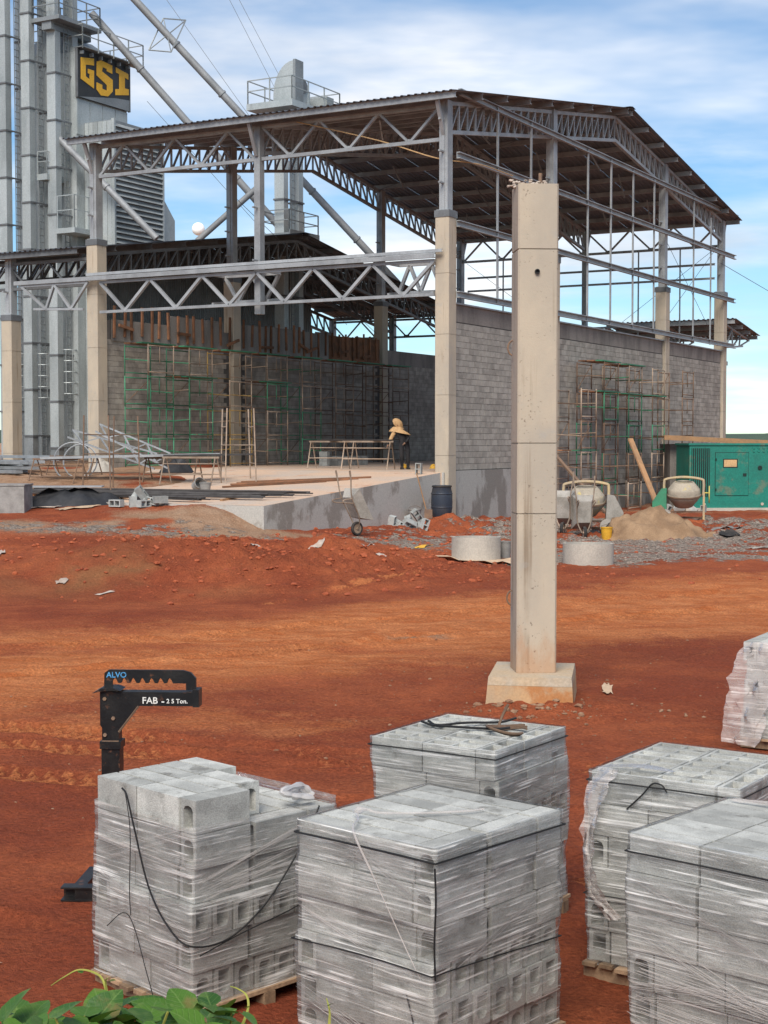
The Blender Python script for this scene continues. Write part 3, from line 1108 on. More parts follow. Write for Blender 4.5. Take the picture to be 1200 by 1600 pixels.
# ---- gable wall: plinth, courses of blocks, bond beam
BL, BH = .40, .20
gw = MB()
gw.box((.26, -.085, -.3), (W_ - .26, .09, 7.1))
wall = gw.build('gable_wall', 'dark_mortar', hall)
pl = MB()
pl.box((.27, -.16, -.3), (9.5, -.086, 2.25))
pl.box((9.5, -.12, -.3), (W_ - .3, -.086, 1.4))
pl.build('plinth', 'plaster', wall)
bb = MB()
bb.box((.27, -.105, 7.1), (W_ - .27, .11, 7.66))
bb.build('bond_beam', 'bond_beam', wall)
bb = MB()
bb.box((.25, -.19, 7.66), (W_ - .25, .16, 7.71))
bb.build('coping', 'steel', wall)


def brick_box(b, x0, x1, y0, y1, z0, z1):
    b.box((x0, y0, z0), (x1, y1, z1))


blk = MB()
blk.box((-.196, -.02, .004), (.196, .02, .194))
blk_me = blk.mesh('wall_block', 30)


def course_xs(c, a, b):
    xs, x = [], a + (0 if c % 2 else -BL / 2)
    while x < b:
        lo, hi = max(x, a), min(x + BL, b)
        if hi - lo > .06:
            xs.append((lo, hi))
        x += BL
    return xs


rest = MB()
count = 0
for c in range(24):
    z0 = 2.27 + c * BH
    for lo, hi in course_xs(c, .285, W_ - .285):
        if 9.5 < lo < 9.9 and False:
            continue
        if hi < 5.2 and count < 300:
            s = (hi - lo) / BL
            link('block', blk_me, wall, Matrix.Translation(((lo + hi) / 2, -.098 + jit(.005), z0)) @ Matrix.Rotation(jit(.006), 4, 'Y') @ Matrix.Diagonal((s, 1, 1, 1)))
            count += 1
        else:
            d = jit(.005)
            brick_box(rest, lo + .004, hi - .004, -.118 + d, -.07, z0 + .004, z0 + .194)
for c in range(4):      # four rough courses above the low plinth further along
    z0 = 2.27 - (c + 1) * BH
    for lo, hi in course_xs(c, 9.52, W_ - .285):
        if 20.9 < hi and lo < 21.9:
            continue
        d = jit(.005)
        brick_box(rest, lo + .004, hi - .004, -.118 + d, -.07, z0 + .004, z0 + .194)


def islands_material(src, name, base, alt, dark):
    t = NT(name)
    geo = t.node('ShaderNodeNewGeometry')
    p = t.pos()
    c = t.mix(t.ramp(t.noise(p, 3.0, 5), .38, .66), base, alt)
    c = t.mix(t.ramp(t.noise(t.pos((.5, .5, .5)), 1.0, 4), .5, .62, 0, .5), c, dark)
    g = t.math('MULTIPLY', t.ramp(geo.outputs['Random Per Island'], 0, 1, .88, 1.12), t.ramp(t.noise(p, 45, 3), .25, .75, .88, 1.1))
    cc = t.node('ShaderNodeCombineColor')
    for i in range(3):
        t.l.new(g, cc.inputs[i])
    c = t.mix(1.0, c, cc.outputs[0], 'MULTIPLY')
    t.finish(t.bsdf(c, .93, 0, t.bump(t.noise(p, 45, 3), .4, .01), .2))


islands_material('wall_block', 'wall_blocks_many', (.36, .335, .295), (.27, .25, .22), (.22, .20, .18))
tag(rest.build('block_courses', 'wall_blocks_many', wall), kind='stuff')

# ---- rear wall behind the scaffolds
rw = MB()
rw.box((.26, LEN - .08, FLOOR + .002), (W_ - .26, LEN + .09, 7.2))
rwall = rw.build('rear_wall', 'dark_mortar', hall)
rest = MB()
for c in range(24):
    z0 = FLOOR + .01 + c * BH
    for lo, hi in course_xs(c, .285, W_ - .285):
        if 20.9 < hi and lo < 21.85 or 8.2 < hi and lo < 9.15:
            continue
        d = jit(.005)
        brick_box(rest, lo + .004, hi - .004, LEN - .115 + d, LEN - .07, z0 + .004, z0 + .194)
islands_material('wall_block', 'rear_blocks_many', (.36, .33, .285), (.27, .245, .215), (.22, .195, .17))
tag(rest.build('block_courses', 'rear_blocks_many', rwall), kind='stuff')
bb = MB()
bb.box((.27, LEN - .10, 7.0), (W_ - .27, LEN + .11, 7.72))
bb.build('bond_beam', 'bond_beam', rwall)

# ---- door truss in front of the open side
dt = thing('door_truss', 'long pale grey lattice truss spanning the open side below the eaves', 'truss', HALL)
DU = -.40
truss('lattice', dt, lerp((DU, .2, 7.92), (DU, 13.9, 7.92)), lerp((DU, .2, 9.0), (DU, 13.9, 9.0)), 12, 'steel', .11, .125, 'W', 0)
ch = unit('chan', 'steel')
bar('top_rail', (DU - .16, .1, 9.14), (DU - .16, 17.9, 9.14), .10, .15, 'steel', dt, 'chan')
bar('top_rail', (DU - .05, -.1, 9.30), (DU - .05, 14.5, 9.30), .10, .10, 'steel', dt, 'chan')
truss('lattice_end', dt, lerp((DU - .1, 14.6, 8.05), (DU - .1, 17.0, 8.15)), lerp((DU - .1, 14.4, 9.02), (DU - .1, 17.6, 9.02)), 4, 'steel', .09, .11, 'W', 0)
truss('lattice_side', dt, lerp((DU + .75, .3, 8.1), (DU + .75, 1.9, 8.1)), lerp((DU + .75, .3, 9.0), (DU + .75, 1.9, 9.0)), 4, 'steel', .10, .12, 'W', 1)
truss('lattice_side', dt, lerp((DU + .75, 6.6, 8.1), (DU + .75, 8.9, 8.1)), lerp((DU + .75, 6.6, 9.0), (DU + .75, 8.9, 9.0)), 4, 'steel', .10, .12, 'W', 0)
for v in (.3, 1.9, 6.6, 8.9):
    bar('cross_strut', (DU, v, 9.0), (DU + .75, v, 9.0), .08, .08, 'steel', dt)
    bar('cross_strut', (DU, v, 8.0), (DU + .75, v, 8.1), .08, .08, 'steel', dt)

# rope hung across the opening of the gable
rp = MB()
rp.tube(catmull([(-.1, 5.6, 14.0), (0, 2.5, 13.1), (.1, .4, 12.35), (1.5, -.45, 12.3), (4.2, -.46, 12.33)], 5), .02, 5)
tag(rp.build('guide_rope', 'rope', None, HALL), 'thin tan rope slung from the hall eaves truss to the gable girt', 'rope')

# ---------------------------------------------------------------- ramp into the hall
rb = MB()
pr = [(-10.6, -.4), (-.36, -.4), (-.36, FLOOR - .01), (-10.6, 1.50)]
rb.prism(pr, 0.0, 15.5)
ramp = rb.build('concrete_ramp', 'slab_side', None, HALL)
tag(ramp, 'rough grey concrete ramp dusted with soil leading up into the hall', 'ramp')
rt = MB()
rt.add([(-10.58, .012, 1.505), (-.34, .012, FLOOR - .005), (-.34, 15.48, FLOOR - .005), (-10.58, 15.48, 1.505)], [(0, 1, 2, 3)])
link('deck_surface', rt.mesh('slab_top'), ramp)

# ---------------------------------------------------------------- lower hall behind
def zl(u):
    return 10.28 + .151 * ((u + .7) if u < APX else (W_ - u + .7))


low = thing('lower_hall', 'lower dark roofed steel hall standing behind the open hall', 'building', HALL)
gable_roof(low, 14.78, 8, -.7, APX, W_ + .7, zl, 'roof_sheet')
for side in (0, 1):
    for k in range(8):
        u = -.55 + k * (APX + .55 - .25) / 7
        if side:
            u = W_ - u
        bar('purlin', (u, 14.82, zl(u) - .115), (u, 22.7, zl(u) - .115), .09, .2, 'steel_dark', low, 'chan')
rafter(low, 15.35, zl, APX, .2, W_ - .2, .30, .85, 40, 'steel_dark')
rafter(low, 18.6, zl, APX, .2, W_ - .2, .30, .85, 40, 'steel_dark')
rafter(low, 22.5, zl, APX, .2, W_ - .2, .30, .85, 40, 'steel_dark')
truss('eave_truss', low, lerp((0, 14.8, 9.0), (0, 22.6, 9.0)), lerp((0, 14.8, 9.95), (0, 22.6, 9.95)), 8, 'steel_dark', .12, .08, 'W', 0)
truss('eave_truss', low, lerp((W_, 14.8, 9.0), (W_, 22.6, 9.0)), lerp((W_, 14.8, 9.95), (W_, 22.6, 9.95)), 8, 'steel_dark', .12, .08, 'W', 0)
for (u, v) in ((0, 18.6), (W_, 18.6), (0, 22.5), (10, 22.5), (20.3, 22.5), (W_, 22.5)):
    hall_column(u, v, 7.96, -.2, low, .30, zl(u) - .2)
cl = MB()
for k in range(9):
    pass
for k in range(25):
    u0 = 9.6 + k * .72
    zt = zl(u0) - .12
    b = MB()
    for j in range(4):
        x = u0 + j * .18
        b.add([(x, 22.3, 2.2), (x + .09, 22.3, 2.2), (x + .12, 22.26, 2.2), (x + .18, 22.26, 2.2), (x, 22.3, zt), (x + .09, 22.3, zt), (x + .12, 22.26, zt), (x + .18, 22.26, zt)],
              [(0, 1, 5, 4), (1, 2, 6, 5), (2, 3, 7, 6)])
    b.build('cladding_sheet', 'galvanised_dark', low)

# ---------------------------------------------------------------- canopy beyond the far gable corner
can = thing('side_canopy', 'low sheet canopy on brackets beyond the far corner column', 'canopy', HALL)
zc_ = lambda u: 9.35 - .13 * (u - 30.9)
csh = sheet_mesh(4.6, 'roof_sheet')
for k in range(7):
    link('roof_sheet', csh, can, Matrix.Translation((30.95, -.6 + k * DV, zc_(30.95))) @ Matrix.Rotation(math.atan(.13), 4, 'Y'))
for u in (31.1, 32.5, 33.9, 35.3):
    bar('purlin', (u, -.5, zc_(u) - .12), (u, 6.3, zc_(u) - .12), .09, .2, 'steel', can, 'chan')
for v in (0, 3, 6.2):
    truss('bracket_truss', can, lerp((30.7, v, 7.9), (34.2, v, 8.15)), lerp((30.7, v, zc_(30.7) - .25), (35.4, v, zc_(35.4) - .25)), 6, 'steel', .10, .07, 'W', 0)
p = MB()
p.box((30.62, -.25, 7.0), (30.78, 6.4, 7.2))
p.build('wall_rail', 'steel', can)
# ---------------------------------------------------------------- grain plant behind: bucket elevators, dryer, spouts
def rail_box(b, x0, x1, y0, y1, z, h=1.05, r=.025, step=1.2, sides='nsew'):
    """guard rail posts and rails round a platform"""
    cs = {'s': ((x0, y0), (x1, y0)), 'n': ((x0, y1), (x1, y1)), 'w': ((x0, y0), (x0, y1)), 'e': ((x1, y0), (x1, y1))}
    for s in sides:
        (ax, ay), (bx, by) = cs[s]
        L = math.hypot(bx - ax, by - ay)
        n = max(1, round(L / step))
        for k in range(n + 1):
            t = k / n
            b.beam((ax + (bx - ax) * t, ay + (by - ay) * t, z), (ax + (bx - ax) * t, ay + (by - ay) * t, z + h), r * 2, r * 2)
        for zz in (z + h, z + h * .55):
            b.beam((ax, ay, zz), (bx, by, zz), r * 1.8, r * 1.8)


SEG = 2.32
cs_b = MB()
cs_b.box((-.20, -.27, 0), (.20, .27, SEG - .02))
casing_me = cs_b.mesh('galvanised', 30)
cf_b = MB()
cf_b.box((-.25, -.32, -.05), (.25, .32, .03))
flange_me = cf_b.mesh('steel_dark', 30)


def elevator_leg(u, v, z0, nseg, label, pair=1.3, ladder=True, group=None, off=0.0):
    t = thing('bucket_elevator', label, 'elevator', HALL @ Matrix.Translation((u, v, z0)), group)
    for s in (0, pair):
        for k in range(nseg):
            c = link('casing', casing_me, t, Matrix.Translation((s, 0, k * SEG + off)))
            link('flange', flange_me, c, Matrix.Translation((0, 0, 0)))
    if off > .3:
        b = MB()
        for s in (0, pair):
            b.box((s - .2, -.27, 0), (s + .2, .27, off - .05))
        b.build('boot', 'galvanised_dark', t)
    if ladder:
        b = MB()
        H_ = nseg * SEG + off
        for x in (.42, .74):
            b.beam((x, -.30, .2), (x, -.30, H_), .035, .035)
        for k in range(int(H_ / .34)):
            b.beam((.42, -.30, .3 + k * .34), (.74, -.30, .3 + k * .34), .03, .03)
        b.build('ladder', 'galvanised_dark', t)
        for k in range(nseg):
            bar('cross_brace', (-.05, -.30, k * SEG + off), (pair + .1, -.30, k * SEG + off), .05, .07, 'steel_dark', t)
    return t


legs = [elevator_leg(13.4, 31.35, 2.0, 13, 'bucket elevator with twin square casings, farthest from the lettered sign', off=.4),
        elevator_leg(13.95, 30.30, 2.0, 13, 'middle bucket elevator of the three, with ladder between twin casings', off=1.5),
        elevator_leg(14.55, 29.15, 2.0, 13, 'bucket elevator with twin casings right beside the black lettered sign', off=.9)]
# service platforms fixed on the legs
pb = MB()
pb.box((-.6, -.9, 21.9), (2.6, .9, 22.1))
pb.box((-.5, -.3, 21.5), (2.5, .3, 21.9))
rail_box(pb, -.55, 2.55, -.85, .85, 22.1)
pb.build('platform', 'galvanised_dark', legs[2])
pb = MB()
pb.box((-.3, -1.5, 11.5), (3.0, -.35, 11.75))
pb.build('platform', 'galvanised', legs[2])
pb = MB()
rail_box(pb, -.25, 2.95, -1.45, -.38, 11.75, 1.6, .02, 1.0, 'sew')
pb.build('guard_rail', 'galvanised', legs[2])
pb = MB()
pb.box((.2, -1.0, 14.2), (1.9, -.35, 14.5))
rail_box(pb, .22, 1.88, -.98, -.38, 14.5, 1.1, .02, .9, 'sew')
pb.build('platform', 'galvanised', legs[1])
for L, zz in ((0, 3.4), (1, 3.4), (2, 3.6)):
    pb = MB()          # safety cages low on the ladders
    for k in range(5):
        a = [(.58 + .38 * math.cos(t), -.30 - .42 * math.sin(t), zz + k * .55) for t in np.linspace(0, math.pi, 7)]
        pb.tube(a, .02, 4)
    for t in np.linspace(.3, math.pi - .3, 4):
        pb.beam((.58 + .38 * math.cos(t), -.30 - .42 * math.sin(t), zz), (.58 + .38 * math.cos(t), -.30 - .42 * math.sin(t), zz + 2.2), .03, .02)
    pb.build('ladder_cage', 'galvanised', legs[L])

# ---- dryer tower with the lettered sign
dry = thing('grain_dryer', 'tall grey grain dryer tower with louvred side', 'dryer', HALL)
b = MB()
b.box((15.5, 28.55, 2.0), (19.5, 32.5, 22.7))
b.build('tower_body', 'galvanised', dry)
b = MB()
b.add([(15.5, 28.55, 22.71), (19.5, 28.55, 22.71), (19.5, 32.5, 22.71), (15.5, 32.5, 22.71), (16.0, 29.6, 23.7), (18.0, 29.6, 23.7), (18.0, 31.4, 23.7), (16.0, 31.4, 23.7)],
      [(0, 1, 5, 4), (1, 2, 6, 5), (2, 3, 7, 6), (3, 0, 4, 7), (4, 5, 6, 7)])
b.box((16.5, 30.0, 23.7), (17.5, 31.0, 24.6))
b.build('hopper_roof', 'galvanised', dry)
b = MB()
rail_box(b, 15.4, 20.2, 28.0, 32.4, 22.75, 1.2, .025, 1.1, 'sew')
b.build('guard_rail', 'galvanised', dry)
b = MB()
for k in range(6):
    b.box((15.6 + k * .72, 28.15, 22.55), (15.68 + k * .72, 28.6, 22.72))
b.box((15.4, 28.0, 22.83), (20.2, 28.56, 22.88))
b.build('walkway', 'galvanised_dark', dry)
for k in range(4):
    b = MB()
    b.box((15.52 + k, 28.50, 18.6), (16.48 + k, 28.56, 20.35))
    b.build('wall_panel', 'galvanised', dry)
b = MB()
b.box((16.15, 26.75, 2.0), (20.05, 28.5, 19.25))
lv = b.build('louvre_box', 'galvanised_dark', dry)
b = MB()
for z in range(2):
    b.box((16.08 + z * 3.95, 26.62, 2.0), (16.2 + z * 3.95, 26.8, 19.3))
b.build('louvre_frame', 'galvanised', dry)
lou = MB()
lou.add([(0, 0, 0), (3.8, 0, 0), (3.8, .14, .17), (0, .14, .17), (0, .02, -.015), (3.8, .02, -.015), (3.8, .16, .155), (0, .16, .155)],
        [(0, 1, 2, 3), (7, 6, 5, 4), (0, 4, 5, 1), (1, 5, 6, 2), (2, 6, 7, 3), (3, 7, 4, 0)])
lou_me = lou.mesh('galvanised', 30)
for k in range(38):
    link('louvre', lou_me, dry, Matrix.Translation((16.2, 26.60, 9.2 + k * .263)))
for k in range(6):
    b = MB()
    y0 = 26.8 + k * .29
    b.box((16.06, y0, 3), (16.14, y0 + .2, 19.2))
    b.box((16.10, y0 + .2, 3), (16.145, y0 + .29, 19.2))
    b.build('side_panel', 'galvanised', dry)
b = MB()
b.add([(20.06, 26.9, 4), (20.06, 26.9, 16.3), (21.4, 26.9, 14.9), (21.4, 26.9, 4), (20.06, 29.5, 4), (20.06, 29.5, 16.3), (21.4, 29.5, 14.9), (21.4, 29.5, 4)],
      [(0, 1, 2, 3), (7, 6, 5, 4), (1, 5, 6, 2), (2, 6, 7, 3), (0, 4, 5, 1)])
b.build('exhaust_hood', 'galvanised', dry)
sg = thing('brand_sign', 'black sign board with large yellow block letters high on the dryer', 'sign', HALL)
b = MB()
b.box((15.45, 28.37, 20.42), (19.52, 28.46, 22.80))
board = b.build('board', 'sign_black', sg)
for x0, x1, z0, z1 in ((15.40, 15.45, 20.40, 22.82), (19.52, 19.57, 20.40, 22.82)):
    b = MB()
    b.box((x0, 28.35, z0), (x1, 28.5, z1))
    b.build('frame_strip', 'steel_dark', sg)
b = MB()
b.add([(15.5, 28.362, 20.43), (19.5, 28.362, 20.43), (19.5, 28.362, 21.0), (18.4, 28.362, 20.9)], [(0, 1, 2, 3)])
b.build('grey_corner', 'galvanised_dark', sg)
LET = {'letter_g': [(15.67, 22.4), (16.67, 22.54), (16.67, 22.20), (16.03, 22.11), (16.03, 21.53), (16.33, 21.43), (16.33, 21.70), (16.20, 21.72), (16.20, 21.94), (16.67, 21.94), (16.65, 21.04), (15.66, 21.33)],
       'letter_s': [(16.88, 22.45), (17.22, 22.58), (18.11, 22.50), (18.1, 22.08), (17.67, 22.13), (17.67, 22.24), (17.35, 22.27), (17.28, 22.04), (18.13, 21.78), (18.13, 21.19), (17.75, 20.87), (17.19, 20.81), (16.86, 21.04), (16.87, 21.40), (17.3, 21.36), (17.3, 21.17), (17.67, 21.14), (17.67, 21.42), (16.87, 21.75)],
       'letter_i': [(18.4, 22.48), (19.4, 22.34), (19.4, 22.05), (19.12, 22.1), (19.11, 21.55), (19.43, 21.56), (19.43, 21.26), (18.35, 21.05), (18.35, 21.36), (18.66, 21.42), (18.67, 22.18), (18.4, 22.22)]}
for nm, poly in LET.items():
    MB().prism(poly, 28.345, 28.365).build(nm, 'sign_yellow', sg)

# ---- tall elevator with its head platform, rising through the lower roof
he = elevator_leg(18.2, 18.1, 2.3, 7, 'bucket elevator with motor head and railed platform rising behind the hall roof', pair=1.35, off=1.0)
b = MB()
b.box((-1.2, -1.4, 16.75), (3.3, 1.2, 17.05))
b.build('head_platform', 'galvanised', he)
b = MB()
rail_box(b, -1.15, 3.25, -1.35, 1.15, 17.05, 1.1, .025, 1.3)
b.build('guard_rail', 'galvanised', he)
HEADM = Matrix.Translation((.25, -.75, 0)) @ Matrix.Rotation(R(-90), 4, 'Z')
b = MB()      # quarter round head cover
prof = [(-.45, 0)] + [(-.45 - 1.15 * math.sin(a), 1.55 * math.cos(a) + .55) for a in np.linspace(0, math.pi / 2, 9)] + [(-1.60, 0)]
b.prism([(x + .45, z + 17.06) for x, z in prof], -.32, .32, HEADM)
b.build('head_cover', 'galvanised', he)
b = MB()
b.box((.002, -.36, 17.2), (.14, .36, 19.2), HEADM)
b.build('cover_rim', 'galvanised_dark', he)
b = MB()
b.box((1.05, -.4, 17.05), (2.0, .5, 18.1))
b.build('gear_box', 'galvanised', he)
b = MB()
b.lathe([(0, -.3), (.33, -.3), (.33, .3), (0, .3)], 16, Matrix.Translation((1.3, -.2, 18.2)) @ Matrix.Rotation(R(90), 4, 'X'))
b.build('motor', 'steel_dark', he)
b = MB()
b.box((2.45, -1.1, 17.06), (3.1, .2, 17.9))
b.build('control_cabinet', 'galvanised', he)
b = MB()
b.box((-.4, -.7, 10.75), (2.3, .9, 10.95))
b.box((-.4, -.75, 10.6), (2.3, -.68, 11.1))
rail_box(b, -.38, 2.28, -.68, .88, 10.95, 1.1, .025, 1.3)
b.build('mid_platform', 'galvanised_dark', he)


# ---- spouts and stay wires
def spout(p0, p1, r, label):
    b = MB()
    p0, p1 = Vector(p0), Vector(p1)
    b.tube([p0, p1], r, 12)
    n = int((p1 - p0).length / 3)
    for k in range(1, n):
        q = p0.lerp(p1, k / n)
        d = (p1 - p0).normalized() * .05
        b.tube([q - d, q + d], r * 1.22, 12)
    return tag(b.build('grain_spout', 'spout_grey', None), label, 'spout')


sp1 = spout((-12.9, 78, 25.9), (.9, 79, 11.2), .19, 'long grey grain spout with square lattice bracket sloping down behind the hall roof')
b = MB()
q = Vector((-11.05, 78.05, 23.9))
cr = [q + Vector(o) for o in ((-.95, 0, -.75), (.25, -.4, -.95), (.95, 0, .75), (-.25, .4, .95))]
for i in range(4):
    b.tube([cr[i], cr[(i + 1) % 4]], .035, 5)
    b.tube([cr[i], q], .03, 5)
b.build('lattice_bracket', 'galvanised_dark', sp1)
spout((-14.9, 78, 25.0), (-5.2, 79.5, 14.1), .19, 'grain spout starting beside the lettered sign and ending at the tall elevator')
spout((-16.3, 76, 18.4), (-11.2, 75, 13.2), .17, 'short grain spout crossing in front of the louvred dryer side')
spout((-6.6, 78.5, 16.2), (-9.7, 79, 13.6), .16, 'grey pipe strut slanting down to the lower hall roof from the tall elevator')


def wire(pts, label, r=.015, group='stay wires of the grain plant'):
    tag(MB().tube(pts, r, 4).build('stay_wire', 'steel_dark', None), label, 'wire', group)


for p0, p1 in (((-11.6, 79, 26.5), (-5.6, 80, 18.2)), ((-8.2, 80, 26.5), (-4.9, 81, 20.2)), ((-7.7, 80, 26.5), (-4.4, 81, 20.4)), ((-12.4, 80, 21), (-2.0, 82, 9.5))):
    wire([p0, p1], 'thin stay wire running up from the grain plant into the sky')
wire([(16.6, 75, 12.0), (21.5, 80, 10.4)], 'thin wire leading off sideways from the far end of the gable girt', .015, None)

# daytime moon above the lower hall
mo = MB()
mo.lathe([(38 * math.sin(a), 38 * math.cos(a)) for a in np.linspace(.02, math.pi - .02, 18)], 28)
moon = mo.build('moon', 'moon', None, Matrix.Translation(Vector((0, 0, 3.2)) + Vector((-.1220, 1, .1395)) * 9000))
tag(moon, 'pale round daytime moon low in the sky above the lower roof', 'moon')
# ---------------------------------------------------------------- isolated precast column on its footing
pc = thing('precast_column', 'tall freestanding beige concrete column on a square footing in the red yard', 'column', loc=(1.765, 17.80, .0), rz=R(-9))
b = column_mesh(.47, .50, .5, 6.17, 'precast', [2.36, 3.18, 5.42])
shaft = b.build('shaft', 'precast', pc, Matrix.Rotation(R(13), 4, 'Z'))
b = MB()
hw, hd = .485, .62
b.add([(-hw - .05, -hd - .04, -.15), (hw + .03, -hd - .02, -.15), (hw + .03, hd + .03, -.15), (-hw - .05, hd + .03, -.15), (-hw, -hd, .40), (hw, -hd, .40), (hw, hd, .40), (-hw, hd, .40)],
      [(0, 1, 5, 4), (1, 2, 6, 5), (2, 3, 7, 6), (3, 0, 4, 7), (0, 3, 2, 1)])
b.build('footing_base', 'footing_low', pc)
b = MB()
b.add([(-hw, -hd, .402), (hw, -hd, .402), (hw, hd, .402), (-hw, hd, .402), (-hw + .01, -hd + .01, .498), (hw - .01, -hd + .01, .498), (hw - .01, hd - .01, .498), (-hw + .01, hd - .01, .498)],
      [(0, 1, 5, 4), (1, 2, 6, 5), (2, 3, 7, 6), (3, 0, 4, 7), (4, 5, 6, 7)])
b.build('footing', 'footing', pc)
b = MB()
b.lathe([(0, 0), (.03, 0), (.03, .03), (.02, .03), (.02, .002), (0, .002)], 14, Matrix.Translation((-.015, -.252, 5.16)) @ Matrix.Rotation(R(90), 4, 'X'))
b.build('sleeve_hole', 'black_cord', shaft)
for z, x in ((1.35, 0), (4.3, 0)):
    b = MB()
    b.tube([(-.235 - .07 * math.sin(t), .06, z + .09 * math.cos(t)) for t in np.linspace(.15, math.pi - .3, 8)], .011, 6)
    b.build('lifting_loop', 'rust', shaft)
b = MB()
b.tube([(.06, 0, 6.15), (.06, 0, 6.33)], .022, 6)
b.build('rebar_stub', 'rust', shaft)
b = MB()
for k in range(40):
    x = -.30 + k * .011 + jit(.01)
    rock(b, (x, jit(.08), 6.20 + .03 * math.sin(k * .9) + jit(.015)), .028)
b.box((-.3, -.03, 6.172), (.05, .03, 6.185))
b.build('mortar_crust', 'white_plastic', shaft)
b = MB()
b.add([(-.24, -.252, 6.172), (-.24, -.15, 6.10), (-.2, -.252, 6.172)], [(0, 1, 2)])


# ---------------------------------------------------------------- concrete rings
def ring(x, y, r, h, label):
    b = MB()
    b.lathe([(r, 0), (r * 1.005, h * .5), (r, h), (r - .07, h), (r - .07, 0)], 40, None, True)
    z = H(x, y)
    tag(b.build('concrete_ring', 'concrete_ring', None, Matrix.Translation((x, y, z - .04)) @ Matrix.Rotation(jit(.02), 4, 'X')), label, 'concrete ring', 'precast well rings on the yard')


ring(2.20, 36.0, .585, .56, 'short beige concrete well ring standing on a torn sheet beside the tall column')
ring(4.85, 35.8, .60, .52, 'short grey concrete well ring standing on the gravel')
# torn sheets under the ring
b = MB()
for i in range(9):
    for j in range(5):
        x, y = 1.25 + i * .26, 35.1 + j * .22
        b.v.append((x + jit(.05), y + jit(.05) + .05 * math.sin(i), H(x, y) + .02 + .07 * abs(math.sin(i * 1.3 + j)) * (1 if j == 0 else .2)))
b.f = [(j + i * 5, j + 1 + i * 5, j + 1 + (i + 1) * 5, j + (i + 1) * 5) for i in range(8) for j in range(4)]
b.sm = [True] * len(b.f)
tag(b.build('torn_sheet', 'cardboard', None), 'torn tan paper sheet spread under the beige concrete ring', 'sheet')


def debris(name, label, cat, m, x, y, sx, sy, lift=.015, seed=0, group=None):
    """crumpled flat scrap that follows the ground"""
    r_ = random.Random(seed)
    n = 6
    b = MB()
    rz = r_.uniform(0, 3)
    for i in range(n):
        for j in range(n):
            a, c = (i / (n - 1) - .5) * sx * (1 + .3 * r_.uniform(-1, 1)), (j / (n - 1) - .5) * sy * (1 + .3 * r_.uniform(-1, 1))
            xx, yy = x + a * math.cos(rz) - c * math.sin(rz), y + a * math.sin(rz) + c * math.cos(rz)
            b.v.append((xx, yy, H(xx, yy) + lift + r_.uniform(0, .6) * min(sx, sy) * .18))
    b.f = [(i * n + j, i * n + j + 1, (i + 1) * n + j + 1, (i + 1) * n + j) for i in range(n - 1) for j in range(n - 1)]
    b.sm = [True] * len(b.f)
    return tag(b.build(name, m, None), label, cat, group)


debris('paper_scrap', 'crumpled pale paper scrap on the red soil before the ramp', 'scrap', 'white_plastic', -1.55, 35.2, .4, .16, seed=3, group='paper scraps before the ramp')
debris('paper_scrap', 'crumpled pale paper scrap on the red soil before the ramp', 'scrap', 'white_plastic', -.35, 35.9, .35, .16, seed=4, group='paper scraps before the ramp')
debris('paper_scrap', 'crumpled pale paper scrap on the red soil before the ramp', 'scrap', 'white_plastic', -.1, 34.3, .5, .15, seed=5, group='paper scraps before the ramp')
debris('paper_scrap', 'crumpled pale paper scrap on the red soil before the ramp', 'scrap', 'white_plastic', -2.9, 33.8, .35, .14, seed=6, group='paper scraps before the ramp')
debris('paper_scrap', 'crumpled pale paper scrap on the red soil before the ramp', 'scrap', 'white_plastic', -5.6, 30.2, .4, .12, seed=8, group='paper scraps before the ramp')
debris('paper_scrap', 'crumpled pale paper scrap on the red soil before the ramp', 'scrap', 'white_plastic', -6.6, 30.9, .35, .2, seed=9, group='paper scraps before the ramp')
debris('yellow_wrapper', 'bright yellow wrapper lying on the soil below the ramp', 'wrapper', 'hat_yellow', 1.05, 39.6, .55, .18, seed=7)
debris('tan_rag', 'long crumpled tan rag on the red soil beside the column footing', 'rag', 'cardboard', 2.75, 18.45, .85, .12, .015, 12)
debris('stone_flake', 'flat grey stone flake lying on red soil left of the stacked blocks', 'stone', 'cardboard', -2.42, 9.05, .15, .09, .015, 14)
debris('dark_mat', 'dark crumpled mat lying on the gravel in front of the generator', 'mat', 'bucket_grey', 10.2, 45.2, .8, .5, .03, 15)
debris('dark_mat', 'dark crumpled sack lying on gravel beside the sand heap', 'sack', 'rubber', 9.9, 43.2, .7, .4, .04, 16)
debris('pale_slab', 'pale flat slab scrap lying on gravel toward the generator', 'scrap', 'concrete_ring', 11.3, 42.3, 1.6, .6, .02, 17)
debris('pale_slab', 'pale strip of spilled cement across the gravel', 'scrap', 'concrete_ring', 10.4, 39.9, 1.9, .3, .01, 18)
for k, (x, y) in enumerate(((-8.6, 33.3), (-9.5, 42.0), (-8.4, 41.4))):
    debris('board_scrap', ('pale board scrap lying on the mound', 'white sheet scrap beside the grey crate', 'tan paper scrap beside the tumbled blocks')[k], 'scrap', ('white_plastic', 'white_plastic', 'cardboard')[k], x, y, 1.0, .3, .02, 30 + k)


# ---------------------------------------------------------------- dark drum, rubble and tools by the ramp wall
def drum(x, y, z, label):
    b = MB()
    b.lathe([(0, 0), (.27, 0), (.29, .04), (.325, .25), (.335, .5), (.325, .75), (.29, .93), (.30, .95), (.30, .99), (.27, 1.0), (.26, .96), (0, .95)], 26)
    o = tag(b.build('plastic_drum', 'drum_blue', None, Matrix.Translation((x, y, z))), label, 'drum')
    b = MB()
    for zz in (.30, .72):
        b.lathe([(.332, zz), (.342, zz + .02), (.332, zz + .04)], 26)
    b.build('rib', 'drum_blue', o)
    b = MB()
    b.lathe([(.302, .945), (.312, .955), (.312, .985), (.302, .995)], 26)
    b.build('rim_band', 'rubber', o)


